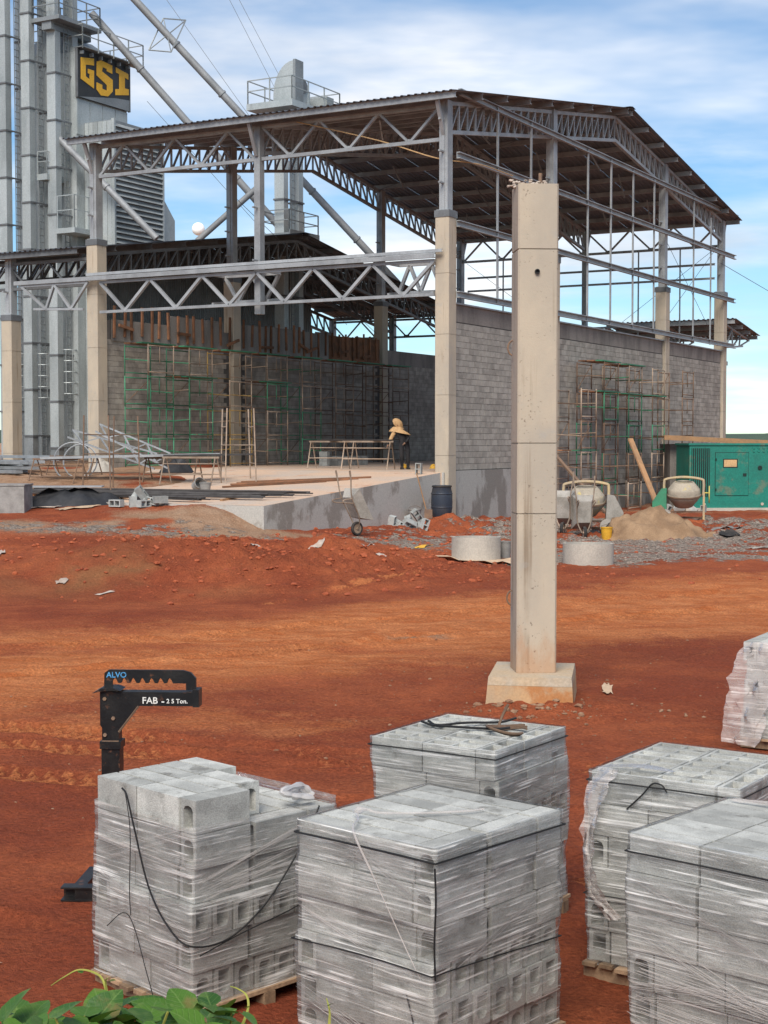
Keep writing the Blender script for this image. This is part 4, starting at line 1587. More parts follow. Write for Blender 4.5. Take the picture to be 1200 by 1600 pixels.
drum(1.80, 47.0, H(1.8, 47) - .03, 'dark blue plastic drum standing against the corner column')
BLK = MB()


def cell_block_mesh(m):
    L, w, h, t = .39, .19, .19, .03
    xs = [-L / 2, -L / 2 + t, -t / 2, t / 2, L / 2 - t, L / 2]
    ys = [-w / 2, -w / 2 + t, w / 2 - t, w / 2]
    b = MB()
    for i in range(5):
        for j in range(3):
            hole = i in (1, 3) and j == 1
            x0, x1, y0, y1 = xs[i], xs[i + 1], ys[j], ys[j + 1]
            if not hole:
                b.add([(x0, y0, h), (x1, y0, h), (x1, y1, h), (x0, y1, h)], [(0, 1, 2, 3)])
                b.add([(x0, y0, 0), (x1, y0, 0), (x1, y1, 0), (x0, y1, 0)], [(3, 2, 1, 0)])
            else:
                b.add([(x0, y0, h), (x1, y0, h), (x1, y1, h), (x0, y1, h), (x0, y0, 0), (x1, y0, 0), (x1, y1, 0), (x0, y1, 0)],
                      [(0, 4, 5, 1), (1, 5, 6, 2), (2, 6, 7, 3), (3, 7, 4, 0)])
    b.add([(-L / 2, -w / 2, 0), (L / 2, -w / 2, 0), (L / 2, w / 2, 0), (-L / 2, w / 2, 0), (-L / 2, -w / 2, h), (L / 2, -w / 2, h), (L / 2, w / 2, h), (-L / 2, w / 2, h)],
          [(0, 1, 5, 4), (1, 2, 6, 5), (2, 3, 7, 6), (3, 0, 4, 7)])
    me = bpy.data.meshes.new('hollow_block')
    me.from_pydata(b.v, [], b.f)
    me.materials.append(MATS[m])
    bm = bmesh.new()
    bm.from_mesh(me)
    bmesh.ops.remove_doubles(bm, verts=bm.verts, dist=1e-5)
    bmesh.ops.recalc_face_normals(bm, faces=bm.faces)
    bm.to_mesh(me)
    bm.free()
    return me


hb_me = cell_block_mesh('block_old')


def loose_block(x, y, z, rot, label, group=None):
    o = link('hollow_block', hb_me, None, Matrix.Translation((x, y, z)) @ Euler(rot).to_matrix().to_4x4())
    return tag(o, label, 'concrete block', group)


for k, (dx, dy, dz, rot) in enumerate(((0, 0, 0, (0, R(90), .3)), (.35, -.12, .0, (R(90), 0, .9)), (.15, .28, .05, (.4, .5, 1.2)), (.62, .1, .02, (R(80), .2, -.3)), (-.32, .15, 0, (R(90), 0, -.5)), (.25, .05, .22, (.5, .9, .4)), (.85, -.05, 0, (0, 0, .5)))):
    x, y = -6.95 + dx, 41.2 + dy
    loose_block(x, y, H(x, y) + .1 + dz, rot, 'grey hollow block tumbled in the heap on the mound before the ramp', 'tumbled blocks before the ramp')
for k in range(9):
    x, y = .75 + jit(.45), 44.6 + jit(.5)
    loose_block(x, y, H(x, y) + .06 + .16 * (k // 4), (jit(1.4), jit(1.4), jit(3)), 'grey hollow block in the rubble heap at the foot of the ramp wall', 'rubble blocks at the ramp wall')
Pm = HALL @ Vector((-1.05, .45, FLOOR - .07))
loose_block(Pm.x, Pm.y, Pm.z + .19, (0, R(90), AX + .2), 'upright grey hollow block at the ramp edge by the corner column')
for k in range(16):
    q = HALL @ Vector((9.5 + (k % 8) * .42, 10.2, FLOOR + .005 + (k // 8) * .2))
    loose_block(q.x, q.y, q.z, (0, 0, AX + jit(.03)), 'grey hollow block in the low wall started behind the worker', 'blocks of the low wall behind the worker')
q = HALL @ Vector((9.2, 10.2, FLOOR))
for k in range(3):
    loose_block(q.x, q.y, FLOOR + .005 + .2 * k, (0, 0, AX + 1.5), 'pale hollow block in the end pile of the started low wall', 'end pile of the low wall')


def bucket(x, y, z, r, h, m, label, rot=(0, 0, 0), group=None):
    b = MB()
    b.lathe([(0, .01), (r * .8, 0), (r, h), (r * .96, h), (r * .78, .02), (0, .02)], 18)
    b.lathe([(r * 1.0, h - .03), (r * 1.06, h - .03), (r * 1.06, h), (r, h)], 18)
    o = tag(b.build('bucket', m, None, Matrix.Translation((x, y, z)) @ Euler(rot).to_matrix().to_4x4()), label, 'bucket', group)
    b = MB()
    b.tube([(r * math.cos(t), .1 * math.sin(t), h - .02 + r * .5 * math.sin(t)) for t in np.linspace(0, math.pi, 9)], .006, 4)
    b.build('handle', 'rust', o)
    return o


def deck(u, v):
    """point on the ramp or floor"""
    z = FLOOR if u > -.35 else FLOOR - .005 + (u + .35) * (FLOOR - 1.505) / 10.24
    return HALL @ Vector((u, v, z))


q = deck(-7.6, 4.05)
bucket(q.x, q.y, q.z, .17, .3, 'bucket_grey', 'grey mortar bucket standing on the ramp beside the trestles', group=None)
q = deck(-7.4, 4.55)
bucket(q.x, q.y, q.z + .16, .17, .32, 'bucket_grey', 'pale bucket tipped over on top of another on the ramp', (R(70), 0, .6))
q = deck(-7.3, 4.5)
bucket(q.x, q.y + .3, q.z, .18, .3, 'bucket_grey', 'grey bucket beneath the tipped one on the ramp')
bucket(6.35, 43.0, H(6.35, 43.0), .17, .36, 'bucket_yellow', 'yellow bucket standing between the mixer and the sand heap')
bucket(.95, 46.5, H(.95, 46.5), .2, .42, 'bucket_grey', 'stack of grey buckets at the ramp wall beside the drum')
bucket(2.93, 36.4, H(2.93, 36.4), .15, .42, 'bucket_grey', 'dark bucket beside the beige concrete ring')
b = MB()
b.tube([(0, 0, 0), (-.35, .5, 1.35)], .02, 6)
sh = tag(b.build('shovel', 'wood_plank', None, Matrix.Translation((1.35, 45.9, H(1.35, 45.9)))), 'shovel with wooden shaft leaning on the ramp wall by the drum', 'shovel')
b = MB()
b.box((-.12, -.015, -.02), (.12, .015, .26))
b.build('blade', 'rust', sh)


# ---------------------------------------------------------------- wheelbarrows
def wheelbarrow(M, label, group=None):
    t = thing('wheelbarrow', label, 'wheelbarrow', M, group)
    b = MB()      # tray: tapered open box
    lo = [(-.28, -.20, .30), (.34, -.20, .30), (.34, .20, .30), (-.28, .20, .30)]
    hi = [(-.42, -.33, .56), (.58, -.30, .60), (.58, .30, .60), (-.42, .33, .56)]
    vs = lo + hi
    fs = [(0, 3, 2, 1), (0, 1, 5, 4), (1, 2, 6, 5), (2, 3, 7, 6), (3, 0, 4, 7)]
    b.add(vs, fs)
    inn = [(x * .96, y * .95, z + (.012 if i < 4 else 0)) for i, (x, y, z) in enumerate(vs)]
    b.add(inn, [f[::-1] for f in fs])
    b.add([vs[4], vs[5], vs[6], vs[7], inn[4], inn[5], inn[6], inn[7]], [(0, 1, 5, 4), (1, 2, 6, 5), (2, 3, 7, 6), (3, 0, 4, 7)])
    b.build('tray', 'barrow_tray', t)
    for s in (-1, 1):
        b = MB()
        b.tube(catmull([(-.95, s * .31, .50), (-.75, s * .30, .44), (-.3, s * .24, .285), (.3, s * .20, .275), (.62, s * .075, .20)], 5), .019, 7)
        b.tube([(-.99, s * .312, .512), (-.84, s * .305, .47)], .026, 7)
        b.build('handle', 'rust_light', t)
        b = MB()
        b.tube(catmull([(-.26, s * .23, .285), (-.36, s * .24, .02), (-.30, s * .24, .0), (-.12, s * .22, .27)], 5), .016, 6)
        b.build('leg', 'rust_light', t)
    b = MB()
    MX = Matrix.Translation((.62, 0, .19)) @ Matrix.Rotation(R(90), 4, 'X')
    b.lathe([(.13, -.04), (.17, -.045), (.19, -.02), (.19, .02), (.17, .045), (.13, .04)], 22, MX, True)
    w = b.build('wheel', 'rubber', t)
    b = MB()
    b.lathe([(.0, -.05), (.03, -.05), (.035, -.02), (.135, -.03), (.135, .03), (.035, .02), (.03, .05), (0, .05)], 18, MX)
    b.build('rim', 'rust_light', w)
    return t


# stands on its wheel with handles up: pitch the barrow nose down about Y
def barrow_upright(x, y, yaw, lean, label, group=None, dz=0):
    M = Matrix.Translation((x, y, H(x, y) - .01 + dz)) @ Matrix.Rotation(yaw, 4, 'Z') @ Matrix.Rotation(R(lean), 4, 'Y') @ Matrix.Translation((-.62, 0, -.02))
    return wheelbarrow(M, label, group)


barrow_upright(-.85, 40.6, R(38), 62, 'wheelbarrow tipped up on its wheel against the concrete ramp side', None, .14)
barrow_upright(5.78, 43.2, R(95), 82, 'wheelbarrow stood on end with its underside showing before the mixer', None, .12)
barrow_upright(5.1, 43.4, R(70), 80, 'wheelbarrow stood on end half hidden behind the tall column', None, .12)


# ---------------------------------------------------------------- mixers
def mixer(x, y, yaw, label, guard, gmat, wheel_side, sc=1.0):
    t = thing('concrete_mixer', label, 'concrete mixer', Matrix.Translation((x, y, H(x, y))) @ Matrix.Rotation(yaw, 4, 'Z') @ Matrix.Diagonal((sc, sc, sc, 1)))
    b = MB()
    prof = [(0, .50), (.26, .50), (.30, .52), (.52, .80), (.55, .84), (.55, .90), (.57, .90), (.57, .95), (.55, .95), (.55, 1.12), (.53, 1.15), (.36, 1.36), (.33, 1.38), (.30, 1.36), (.30, 1.33), (0, 1.30)]
    b.lathe(prof, 30, Matrix.Translation((0, 0, .9)) @ Matrix.Rotation(R(10), 4, 'X') @ Matrix.Translation((0, 0, -.9)))
    d = b.build('drum', 'mixer_drum', t)
    b = MB()
    b.lathe([(.575, .885), (.60, .895), (.60, .935), (.575, .945)], 34, Matrix.Translation((0, 0, .9)) @ Matrix.Rotation(R(10), 4, 'X') @ Matrix.Translation((0, 0, -.9)))
    b.build('ring_gear', 'rust', d)
    b = MB()
    b.tube(catmull([(-.66, 0, .92), (-.67, 0, 1.34), (-.58, 0, 1.47), (0, 0, 1.54), (.58, 0, 1.47), (.67, 0, 1.34), (.66, 0, .92)], 5), .045, 6)
    b.build('yoke', 'mixer_yellow', t)
    for s in (-1, 1):
        b = MB()
        b.beam((s * .68, -.05, 0), (s * .68, 0, 1.0), .07, .07)
        b.beam((s * .68, .5, 0), (s * .68, 0, .95), .06, .06)
        b.build('leg', 'mixer_yellow', t)
    b = MB()
    b.beam((-.68, .45, .12), (.68, .45, .12), .06, .06)
    b.beam((-.68, -.03, .35), (.68, -.03, .35), .05, .05)
    b.build('cross_bar', 'rust', t)
    b = MB()
    gx_ = guard
    pts = [(-.24, .42), (.24, .42), (.28, .62), (.02, 1.12), (-.20, 1.16)] if gx_ > 0 else [(-.24, .42), (.24, .42), (.24, 1.16), (.06, 1.14), (-.24, .7)]
    b.prism([(gx_ + px_, pz_) for px_, pz_ in pts], -.32, .22)
    b.build('motor_guard', gmat, t)
    b = MB()
    wx = wheel_side * .62
    b.lathe([(0, -.03), (.22, -.03), (.22, .03), (0, .03)], 22, Matrix.Translation((wx, -.42, .22)) @ Matrix.Rotation(R(80), 4, 'X'))
    b.build('wheel', 'barrow_tray', t)
    b = MB()
    b.beam((wx, -.36, .22), (wx, 0, .75), .05, .05)
    b.build('axle_arm', 'mixer_yellow', t)
    b = MB()
    cx_ = -wheel_side * .86
    b.tube([(-wheel_side * .7, 0, 1.0), (cx_, 0, 1.0)], .02, 6)
    b.tube([(cx_, .28 * math.cos(a), .95 + .28 * math.sin(a)) for a in np.linspace(0, 2 * math.pi, 20)], .02, 5)
    for a in (0, 1.57):
        b.tube([(cx_, .28 * math.cos(a), .95 + .28 * math.sin(a)), (cx_, -.28 * math.cos(a), .95 - .28 * math.sin(a))], .014, 5)
    b.build('tilt_wheel', 'hose_yellow' if wheel_side < 0 else 'rust', t)
    return t


mixer(6.05, 45.2, R(-6), 'cement crusted concrete mixer behind the upended wheelbarrows', .82, 'barrow_tray', 1)
mixer(9.85, 49.6, R(-12), 'yellow framed concrete mixer with green guard behind the sand heap', -.82, 'scaffold_green', -1, .95)

# ---------------------------------------------------------------- sand heap
n = 46
b = MB()
for i in range(n):
    for j in range(n):
        a, c = (i / (n - 1) - .5) * 4.6, (j / (n - 1) - .5) * 3.6
        x, y = 7.75 + a, 43.6 + c
        rr = math.hypot(a / 1.55, c / 1.3)
        hgt = max(0, 1 - rr) * .86 + .22 * math.exp(-((a + 1.0) ** 2 + (c + .8) ** 2) * 2) + .16 * math.exp(-((a - 1.2) ** 2 + (c + .6) ** 2) * 2)
        edge = min(1, max(0, (1.25 - rr) / .5))
        nz = mnoise.fractal(Vector((x * 2.4, y * 2.4, 0)), .8, 2.0, 5) * .22
        b.v.append((x, y, H(x, y) - .06 + (hgt + .07 + nz * .7) * edge))
b.f = [(i * n + j, (i + 1) * n + j, (i + 1) * n + j + 1, i * n + j + 1) for i in range(n - 1) for j in range(n - 1)]
b.sm = [True] * len(b.f)
tag(b.build('sand_heap', 'sand', None, None, None), 'heap of tan building sand in front of the yellow framed mixer', 'sand', kind='stuff')

# black tarp lump and plank pieces near the mixer
n = 18
b = MB()
for i in range(n):
    for j in range(n):
        a, c = (i / (n - 1) - .5) * 1.3, (j / (n - 1) - .5) * .9
        x, y = 6.75 + a, 44.6 + c
        rr = math.hypot(a / .62, c / .42)
        b.v.append((x, y, H(x, y) - .02 + max(0, 1 - rr ** 2) * .42 * (.7 + .5 * mnoise.noise(Vector((x * 4, y * 4, 0))))))
b.f = [(i * n + j, (i + 1) * n + j, (i + 1) * n + j + 1, i * n + j + 1) for i in range(n - 1) for j in range(n - 1)]
b.sm = [True] * len(b.f)
tag(b.build('black_tarp', 'tarp_black', None), 'crumpled black plastic tarp between the mixer and sand heap', 'tarp')


def plank(p0, p1, w, h, label, group=None, m='wood_plank'):
    b = MB().beam((0, 0, 0), (Vector(p1) - Vector(p0)), w, h)
    return tag(b.build('plank', m, None, Matrix.Translation(p0)), label, 'plank', group)


plank((9.35, 50.9, .75), (8.5, 52.2, 3.3), .2, .06, 'long orange brown plank leaning against the wall scaffold')
plank((7.3, 46.5, .5), (5.6, 50.6, 2.9), .10, .07, 'thin dark timber leaning beside the mixers', None, 'rust')
for k in range(4):
    plank((6.6 + jit(.2), 46.2 + k * .12, H(6.7, 46.3) + .04 + .09 * k), (7.7 + jit(.2), 46.5 + jit(.3), H(7.7, 46.5) + .05 + .09 * k), .12, .05, 'weathered board in the small pile behind the black tarp', 'boards behind the tarp', 'wood')
for k in range(5):
    q0, q1 = deck(-2.5 - k * .35 + jit(.1), 1.4 + k * .18), deck(-4.6 - k * .4, 4.6 + jit(.3))
    plank((q0.x, q0.y, q0.z + .03), (q1.x, q1.y, q1.z + .03), .12, .05, 'brown board lying on the ramp deck near the corner column', 'boards on the ramp deck', 'wood_form')

# ---------------------------------------------------------------- generator and the little shed behind it
gz = H(13.5, 59.8)
gen = thing('generator_set', 'large green canopied generator with vent grille and small window', 'generator', Matrix.Translation((12.15, 60.2, gz)) @ Matrix.Rotation(R(5), 4, 'Z'))
GL = 5.4
b = MB()
b.box((0, -.02, .12), (GL, 1.9, .42))
b.build('base_frame', 'gen_green', gen)
b = MB()
b.box((.02, .0, .42), (GL - .02, 1.88, 2.62))
bd = b.build('canopy', 'gen_green', gen)
b = MB()
b.box((-.03, -.05, 2.62), (GL + .03, 1.93, 2.70))
b.build('roof_panel', 'gen_green', gen)
b = MB()
b.box((.10, -.012, .58), (.85, -.002, 2.5))
g_ = b.build('vent_recess', 'gen_dark', gen)
for k in range(9):
    b = MB()
    b.box((.12 + k * .083, -.04, .58), (.145 + k * .083, -.012, 2.5))
    b.build('vent_slat', 'gen_green', g_)
for x0, x1 in ((1.08, 2.42), (3.42, 4.75)):
    b = MB()
    b.box((x0, -.028, .62), (x1, -.004, 2.32))
    dr = b.build('door', 'gen_green', gen)
    b = MB()
    b.box((x0 - .018, -.006, .60), (x1 + .018, -.002, 2.34))
    b.build('door_gap', 'gen_dark', gen)
    hx = x1 - .22 if x0 < 2 else x0 + .12
    b = MB()
    b.box((hx, -.045, 1.38), (hx + .14, -.029, 1.50))
    b.build('latch', 'gen_dark', dr)
    for zz in (.85, 2.05):
        b = MB()
        xx = x0 + .02 if x0 < 2 else x1 - .05
        b.tube([(xx, -.04, zz - .05), (xx, -.04, zz + .05)], .02, 6)
        b.build('hinge', 'gen_dark', dr)
b = MB()
b.box((1.38, -.034, 1.72), (1.98, -.03, 2.08))
b.build('window_frame', 'gen_dark', gen)
b = MB()
b.box((1.42, -.040, 1.76), (1.94, -.0345, 2.04))
b.build('window', 'gen_window', gen)
b = MB()
b.lathe([(0, 0), (.09, 0), (.09, .03), (.05, .035), (.05, .015), (0, .015)], 18, Matrix.Translation((2.9, 0, 1.72)) @ Matrix.Rotation(R(90), 4, 'X'))
b.build('port', 'gen_dark', gen)
for x in (.62, 3.0, 4.4):
    b = MB()
    b.lathe([(0, 0), (.06, 0), (.06, .03), (0, .03)], 14, Matrix.Translation((x, -.02, .27)) @ Matrix.Rotation(R(90), 4, 'X'))
    b.build('lifting_eye', 'white_plastic', gen)
b = MB()
for i in range(4):
    for j in range(2):
        b.lathe([(0, 0), (.05, 0), (.05, .02), (0, .02)], 10, Matrix.Translation((2.65 + i * .2, -.002, 2.38 + j * .14)) @ Matrix.Rotation(R(90), 4, 'X'))
b.build('rivet', 'gen_green', gen)
b = MB()
b.box((-.15, -.15, -.3), (GL + .2, 2.0, .12))
tag(b.build('generator_plinth', 'concrete_ring', None, gen.matrix_basis), 'low concrete pad under the green generator', 'plinth')
shed = thing('plank_shed', 'low shed with raw plank roof edge between generator and gable wall', 'shed', Matrix.Translation((12.0, 63.4, .4)) @ Matrix.Rotation(R(5), 4, 'Z'))
b = MB()
b.box((0, 0, 0), (5.4, 1.6, 2.7))
b.build('wall', 'bond_beam', shed)
for k in range(5):
    b = MB()
    b.beam((-.4, -.45 + k * .42, 3.02), (6.0, -.45 + k * .42, 2.72), .40, .05)
    b.build('roof_board', 'wood_plank', shed)
b = MB()
b.beam((-.45, -.70, 2.97), (6.0, -.70, 2.66), .05, .2)
b.build('fascia', 'wood_plank', shed)
for k in range(4):
    loose_block(11.0 + k * .45, 58.4 + jit(.3), H(11, 58.4) + .1, (jit(.5), jit(1.5), jit(3)), 'broken hollow block lying in front of the generator plinth', 'broken blocks before the generator')
b = MB()
b.tube([(11.3 + .32 * math.cos(a), 55.0, H(11.3, 55) + .75 + .45 * math.sin(a)) for a in np.linspace(0, 6.28, 26)], .035, 6)
tag(b.build('hose_coil', 'hose_yellow', None), 'yellow hose coil hung beside the yellow framed mixer', 'hose') if False else None

# ---------------------------------------------------------------- scaffolds
def frame_mesh(w, h, m, full=True):
    b = MB()
    r = .024
    for x in (0, w):
        b.tube([(x, 0, 0), (x, 0, h)], r, 6)
    for z in (.12, h - .06):
        b.tube([(0, 0, z), (w, 0, z)], r * .9, 6)
    if full:
        b.tube([(w * .45, 0, h * .40), (w * .45, 0, h - .06)], r * .7, 5)
    return b.mesh(m)


FB = {m: frame_mesh(1.5, 1.15, m, False) for m in ('scaffold_green', 'rust', 'rust_light', 'scaffold_yellow')}
FR = {m: frame_mesh(1.5, 1.15, m) for m in ('scaffold_green', 'rust', 'rust_light', 'scaffold_yellow')}


def scaffold(M, levels, label, group, mats, planks, gap=1.1):
    t = thing('scaffold_tower', label, 'scaffold', M, group)
    for k in range(levels):
        for y in (0, gap):
            m = mats[k % len(mats)] if y == 0 else random.choice(mats)
            f = link('frame', FR[m] if y == 0 else FB[m], t, Matrix.Translation((jit(.02), y, k * 1.15)))
        for x in (0, 1.5):
            rod('ledger', (x, 0, k * 1.15 + .62 + jit(.1)), (x, gap, k * 1.15 + .62), .04, random.choice(mats), t)
        if k % 2 == 0:
            rod('brace', (.0, gap, k * 1.15 + .1), (1.5, gap, k * 1.15 + 1.1), .03, 'rust', t)
    for k in planks:
        for j in range(3):
            bar('plank', (-.25 + jit(.1), .12 + j * .33, k * 1.15 + .03), (1.75 + jit(.1), .12 + j * .33 + jit(.03), k * 1.15 + .03), .28, .045, 'wood_form' if j else 'scaffold_green', t)
    return t


rear_l = 'tall scaffold tower in the row before the rear wall inside the hall'
sets = [(0.75, 5, ('scaffold_green', 'scaffold_green', 'scaffold_green', 'rust_light'), 'green scaffold tower with pale top frame beside the second eaves column'),
        (3.3, 5, ('scaffold_green', 'scaffold_green', 'scaffold_green', 'rust_light'), 'green scaffold tower second along from the eaves column at the rear wall'),
        (6.0, 5, ('scaffold_yellow', 'scaffold_yellow', 'rust_light', 'rust_light'), 'yellowish scaffold tower before the rear wall, third from the eaves column'),
        (8.7, 5, ('rust_light', 'rust_light', 'scaffold_green', 'rust_light'), 'mixed rusty and green scaffold tower in front of the first inner column'),
        (11.4, 5, ('scaffold_green', 'scaffold_green', 'rust_light', 'rust_light'), 'scaffold tower with green base past the first inner column'),
        (14.2, 5, ('rust_light', 'rust', 'rust_light', 'rust'), 'rusty scaffold tower in the rear row before the last inner column'),
        (16.9, 5, ('rust', 'rust_light', 'rust', 'rust'), 'rusty scaffold tower next but one to the last inner column'),
        (19.5, 5, ('rust', 'rust', 'rust', 'rust_light'), 'dark rusty scaffold tower right beside the last inner column')]
for u, lv_, ms, lab in sets:
    pl_ = (4,) if u < 9 else (4,)
    if u in (3.3, 8.7):
        pl_ = (3, 4)
    scaffold(HALL @ Matrix.Translation((u, LEN - 1.75, FLOOR + .002)) @ Matrix.Rotation(jit(.03), 4, 'Z'), 4, lab, None, ms, pl_)
labs = ['rusty scaffold tower on the gable wall partly behind the tall column', 'scaffold tower with green planks before the gable wall', 'scaffold tower with green frames and planks, in the middle of the gable row',
        'scaffold tower with green guard frames beside the third gable column', 'thin rusty scaffold tower past the third gable column']
gz0 = .45
for k, (u, lv_, ms, pls) in enumerate(((7.9, 4, ('rust', 'rust_light'), (2,)), (10.2, 5, ('rust', 'rust', 'rust', 'scaffold_green'), (4, 5)), (12.9, 5, ('rust_light', 'rust', 'scaffold_green', 'scaffold_green'), (4, 5)),
                                       (15.7, 5, ('rust', 'rust_light', 'scaffold_green'), (4,)), (19.6, 5, ('rust', 'rust'), ()))):
    q = HALL @ Vector((u, -1.55, 0))
    scaffold(HALL @ Matrix.Translation((u, -1.55, H(q.x, q.y) + .01)), lv_, labs[k], None, ms, pls)
for i, (u, v, rz_) in enumerate(((-5.0, 8.7, .05), (-4.4, 6.0, .25))):
    pass

# single frames standing loose on the ramp (used as trestles)
TF = {m: frame_mesh(1.9, 1.5, m) for m in ('rust', 'rust_light')}


def trestle(u, v, rz, label, m='rust', tall=False, h2=1.0):
    q = deck(u, v)
    t = thing('scaffold_trestle', label, 'trestle', Matrix.Translation(q) @ Matrix.Rotation(AX + rz, 4, 'Z'))
    w, h = 1.7, (2.3 if tall else h2)
    for s in (-.32, .32):
        b = MB()
        for y in (-w / 2, w / 2):
            b.tube([(s * 1.5, y, 0), (s * .25 if not tall else s * 1.3, y, h)], .022, 6)
        for k in range(1, 4 if tall else 3):
            f = k / (4 if tall else 2.6)
            xx = s * 1.5 + (s * (.25 if not tall else 1.3) - s * 1.5) * f
            b.tube([(xx, -w / 2, h * f), (xx, w / 2, h * f)], .018, 5)
        b.build('leg_frame', m, t)
    if not tall:
        bar('top_bar', (0, -w / 2 - .1, h), (0, w / 2 + .1, h), .06, .06, m, t)
    else:
        for y in (-w / 2, w / 2):
            rod('spreader', (-.42, y, h * .5), (.42, y, h * .5), .03, m, t)
    return t


trestle(-7.9, 7.3, R(-82), 'tall rusty trestle frame standing at the front of the ramp', 'rust', True)
trestle(-7.0, 10.2, .1, 'low trestle carrying the near end of the long steel sheet', 'rust', False, .9)
trestle(-5.3, 11.0, .1, 'low trestle under the far end of the long steel sheet', 'rust', False, .85)
trestle(-5.0, 7.2, .3, 'low splayed trestle under the middle of the steel sheet', 'rust', False, .8)
trestle(-5.4, 6.2, .25, 'low trestle carrying a dark bar on the ramp beside the buckets', 'rust_light', False, .85)
trestle(-4.1, 5.3, R(-50), 'tall pale trestle frame in the middle of the ramp', 'rust_light', True)
trestle(3.0, 4.6, .2, 'pale trestle holding bars on the hall floor in front of the worker', 'rust_light', False, 1.0)
trestle(4.9, 7.2, .2, 'pale trestle holding bars on the hall floor farther from the worker', 'rust_light', False, 1.0)
sheet = MB()
a, c = deck(-7.3, 10.6), deck(-4.1, 6.0)
M_ = beam_m((a.x, a.y, a.z + .98), (c.x, c.y, c.z + .88), 1, 1)
L_ = (Vector((c.x, c.y, c.z)) - Vector((a.x, a.y, a.z))).length
sheet.box((0, -.45, -.015), (1, .45, .015), M_)
sheet.box((0, -.45, -.06), (1, -.43, -.015), M_)
tag(sheet.build('steel_sheet', 'steel', None), 'long pale grey steel sheet laid across the trestles on the ramp', 'steel sheet')
q0, q1 = deck(-5.6, 7.1), deck(-4.6, 4.4)
b = MB().beam((q0.x, q0.y, q0.z + .92), (q1.x, q1.y, q1.z + .90), .08, .06)
tag(b.build('steel_bar', 'rebar', None), 'dark steel bar lying across trestles beside the buckets', 'bar')
b = MB()
for k in range(4):
    q0, q1 = HALL @ Vector((2.4 + k * .05, 3.4, FLOOR + 1.05)), HALL @ Vector((5.4 + k * .05, 8.2, FLOOR + 1.05))
    b.tube([q0, q1], .03, 5)
tag(b.build('bar_bundle', 'rebar', None), 'bundle of dark bars resting on pale trestles in front of the worker', 'bar bundle')

# rebar bundles on the ramp
for k, (u0, v0, u1, v1, r_, lab) in enumerate(((-9.6, 10.2, -9.3, .9, .07, 'thick bound rebar bundle lying nearest the ramp edge'), (-9.1, 10.4, -8.6, .7, .05, 'bound rebar bundle second from the ramp edge'),
                                               (-8.5, 9.4, -7.9, .5, .045, 'thin rebar bundle lying farther up the ramp'), (-9.4, 10.9, -10.2, 2.3, .05, 'rebar bundle slanting over the ramp edge'))):
    b = MB()
    for j in range(9):
        ox, oz = jit(r_ * 1.4), abs(jit(r_ * 1.5))
        p0, p1 = deck(u0 + ox, v0 + jit(.4)), deck(u1 + ox, v1 + jit(.4))
        pm = (p0 + p1) / 2
        b.tube([(p0.x, p0.y, p0.z + .10 + oz), (pm.x + jit(.02), pm.y, pm.z + .08 + oz), (p1.x, p1.y, p1.z + .07 + oz)], .020, 5)
    tag(b.build('rebar_bundle', 'rebar', None), lab, 'rebar')
for k, (u, v) in enumerate(((-9.3, 8.9), (-9.2, 5.4), (-9.1, 2.0))):
    p0, p1 = deck(u - .6, v), deck(u + .6, v)
    plank((p0.x, p0.y, p0.z + .03), (p1.x, p1.y, p1.z + .03), .09, .06, 'short timber bearer under the rebar bundles', 'bearers under the rebar', 'wood_plank')

# ---------------------------------------------------------------- formwork boards on top of the rear wall
fw = thing('formwork', 'rough timber formwork with upright studs along the top of the rear wall', 'formwork', HALL)
for k in range(17):
    u0 = .6 + k * 1.2
    if 8.2 < u0 + .6 < 9.2:
        continue
    b = MB()
    hh = 8.15 + jit(.05) if k > 2 else 7.75
    b.box((u0, LEN - .19, 6.95), (u0 + 1.17, LEN - .165, hh))
    b.build('form_board', 'bond_beam' if k < 13 else 'wood_form', fw)
u = .7
while u < 21.0:
    if not 8.25 < u < 9.15:
        z1 = 8.25 + jit(.12)
        bar('stud', (u, LEN - .23, 7.1 + jit(.12)), (u + jit(.05), LEN - .23, z1), .09 if u < 14 else .07, .07, 'wood_form', fw)
    u += .62 if random.random() < .6 else .42
for u in (1.0, 4.6, 8.0, 10.6, 13.6, 14.2, 17.0, 19.2):
    bar('cleat', (u - .1, LEN - .30, 7.35 + jit(.2)), (u + .75, LEN - .30, 7.35 + jit(.15)), .07, .11, 'wood_form', fw)

# ---------------------------------------------------------------- heap of fabricated steel at the left
for k in range(18):
    u, v = -5.2 + jit(.6) + (k % 4) * .6, 14.6 + (k % 5) * .6
    q0 = HALL @ Vector((u - 1.2, v - 2.2 + jit(.5), 0))
    q1 = HALL @ Vector((u + .8 + jit(.6), v + 3.2 + jit(.6), 0))
    z = max(H(q0.x, q0.y), H(q1.x, q1.y), 1.9) + .05 + .09 * (k // 3)
    b = MB().beam((0, 0, 0), Vector((q1.x - q0.x, q1.y - q0.y, jit(.05))), .26, .10)
    tag(b.build('steel_beam', 'steel', None, Matrix.Translation((q0.x, q0.y, z))), 'grey steel section in the stacked heap on the ground beside the ramp', 'steel beam', 'steel sections stacked beside the ramp')
for k, (p0, p1, dz, lab) in enumerate((((-10.7, 51.2), (-7.6, 50.0), 1.3, 'light lattice truss propped tilted on the steel heap'), ((-9.9, 51.9), (-7.3, 51.0), 1.5, 'second lattice truss lying across the steel heap'))):
    t = thing('lattice_truss', lab, 'truss', loc=(p0[0], p0[1], 2.05))
    d = Vector((p1[0] - p0[0], p1[1] - p0[1], 0))
    truss('lattice', t, lerp((0, 0, dz), d + Vector((0, 0, .25))), lerp((.1, .3, dz + .25), d + Vector((.05, .3, .75))), 6, 'steel', .06, .05, 'W')
b = MB()
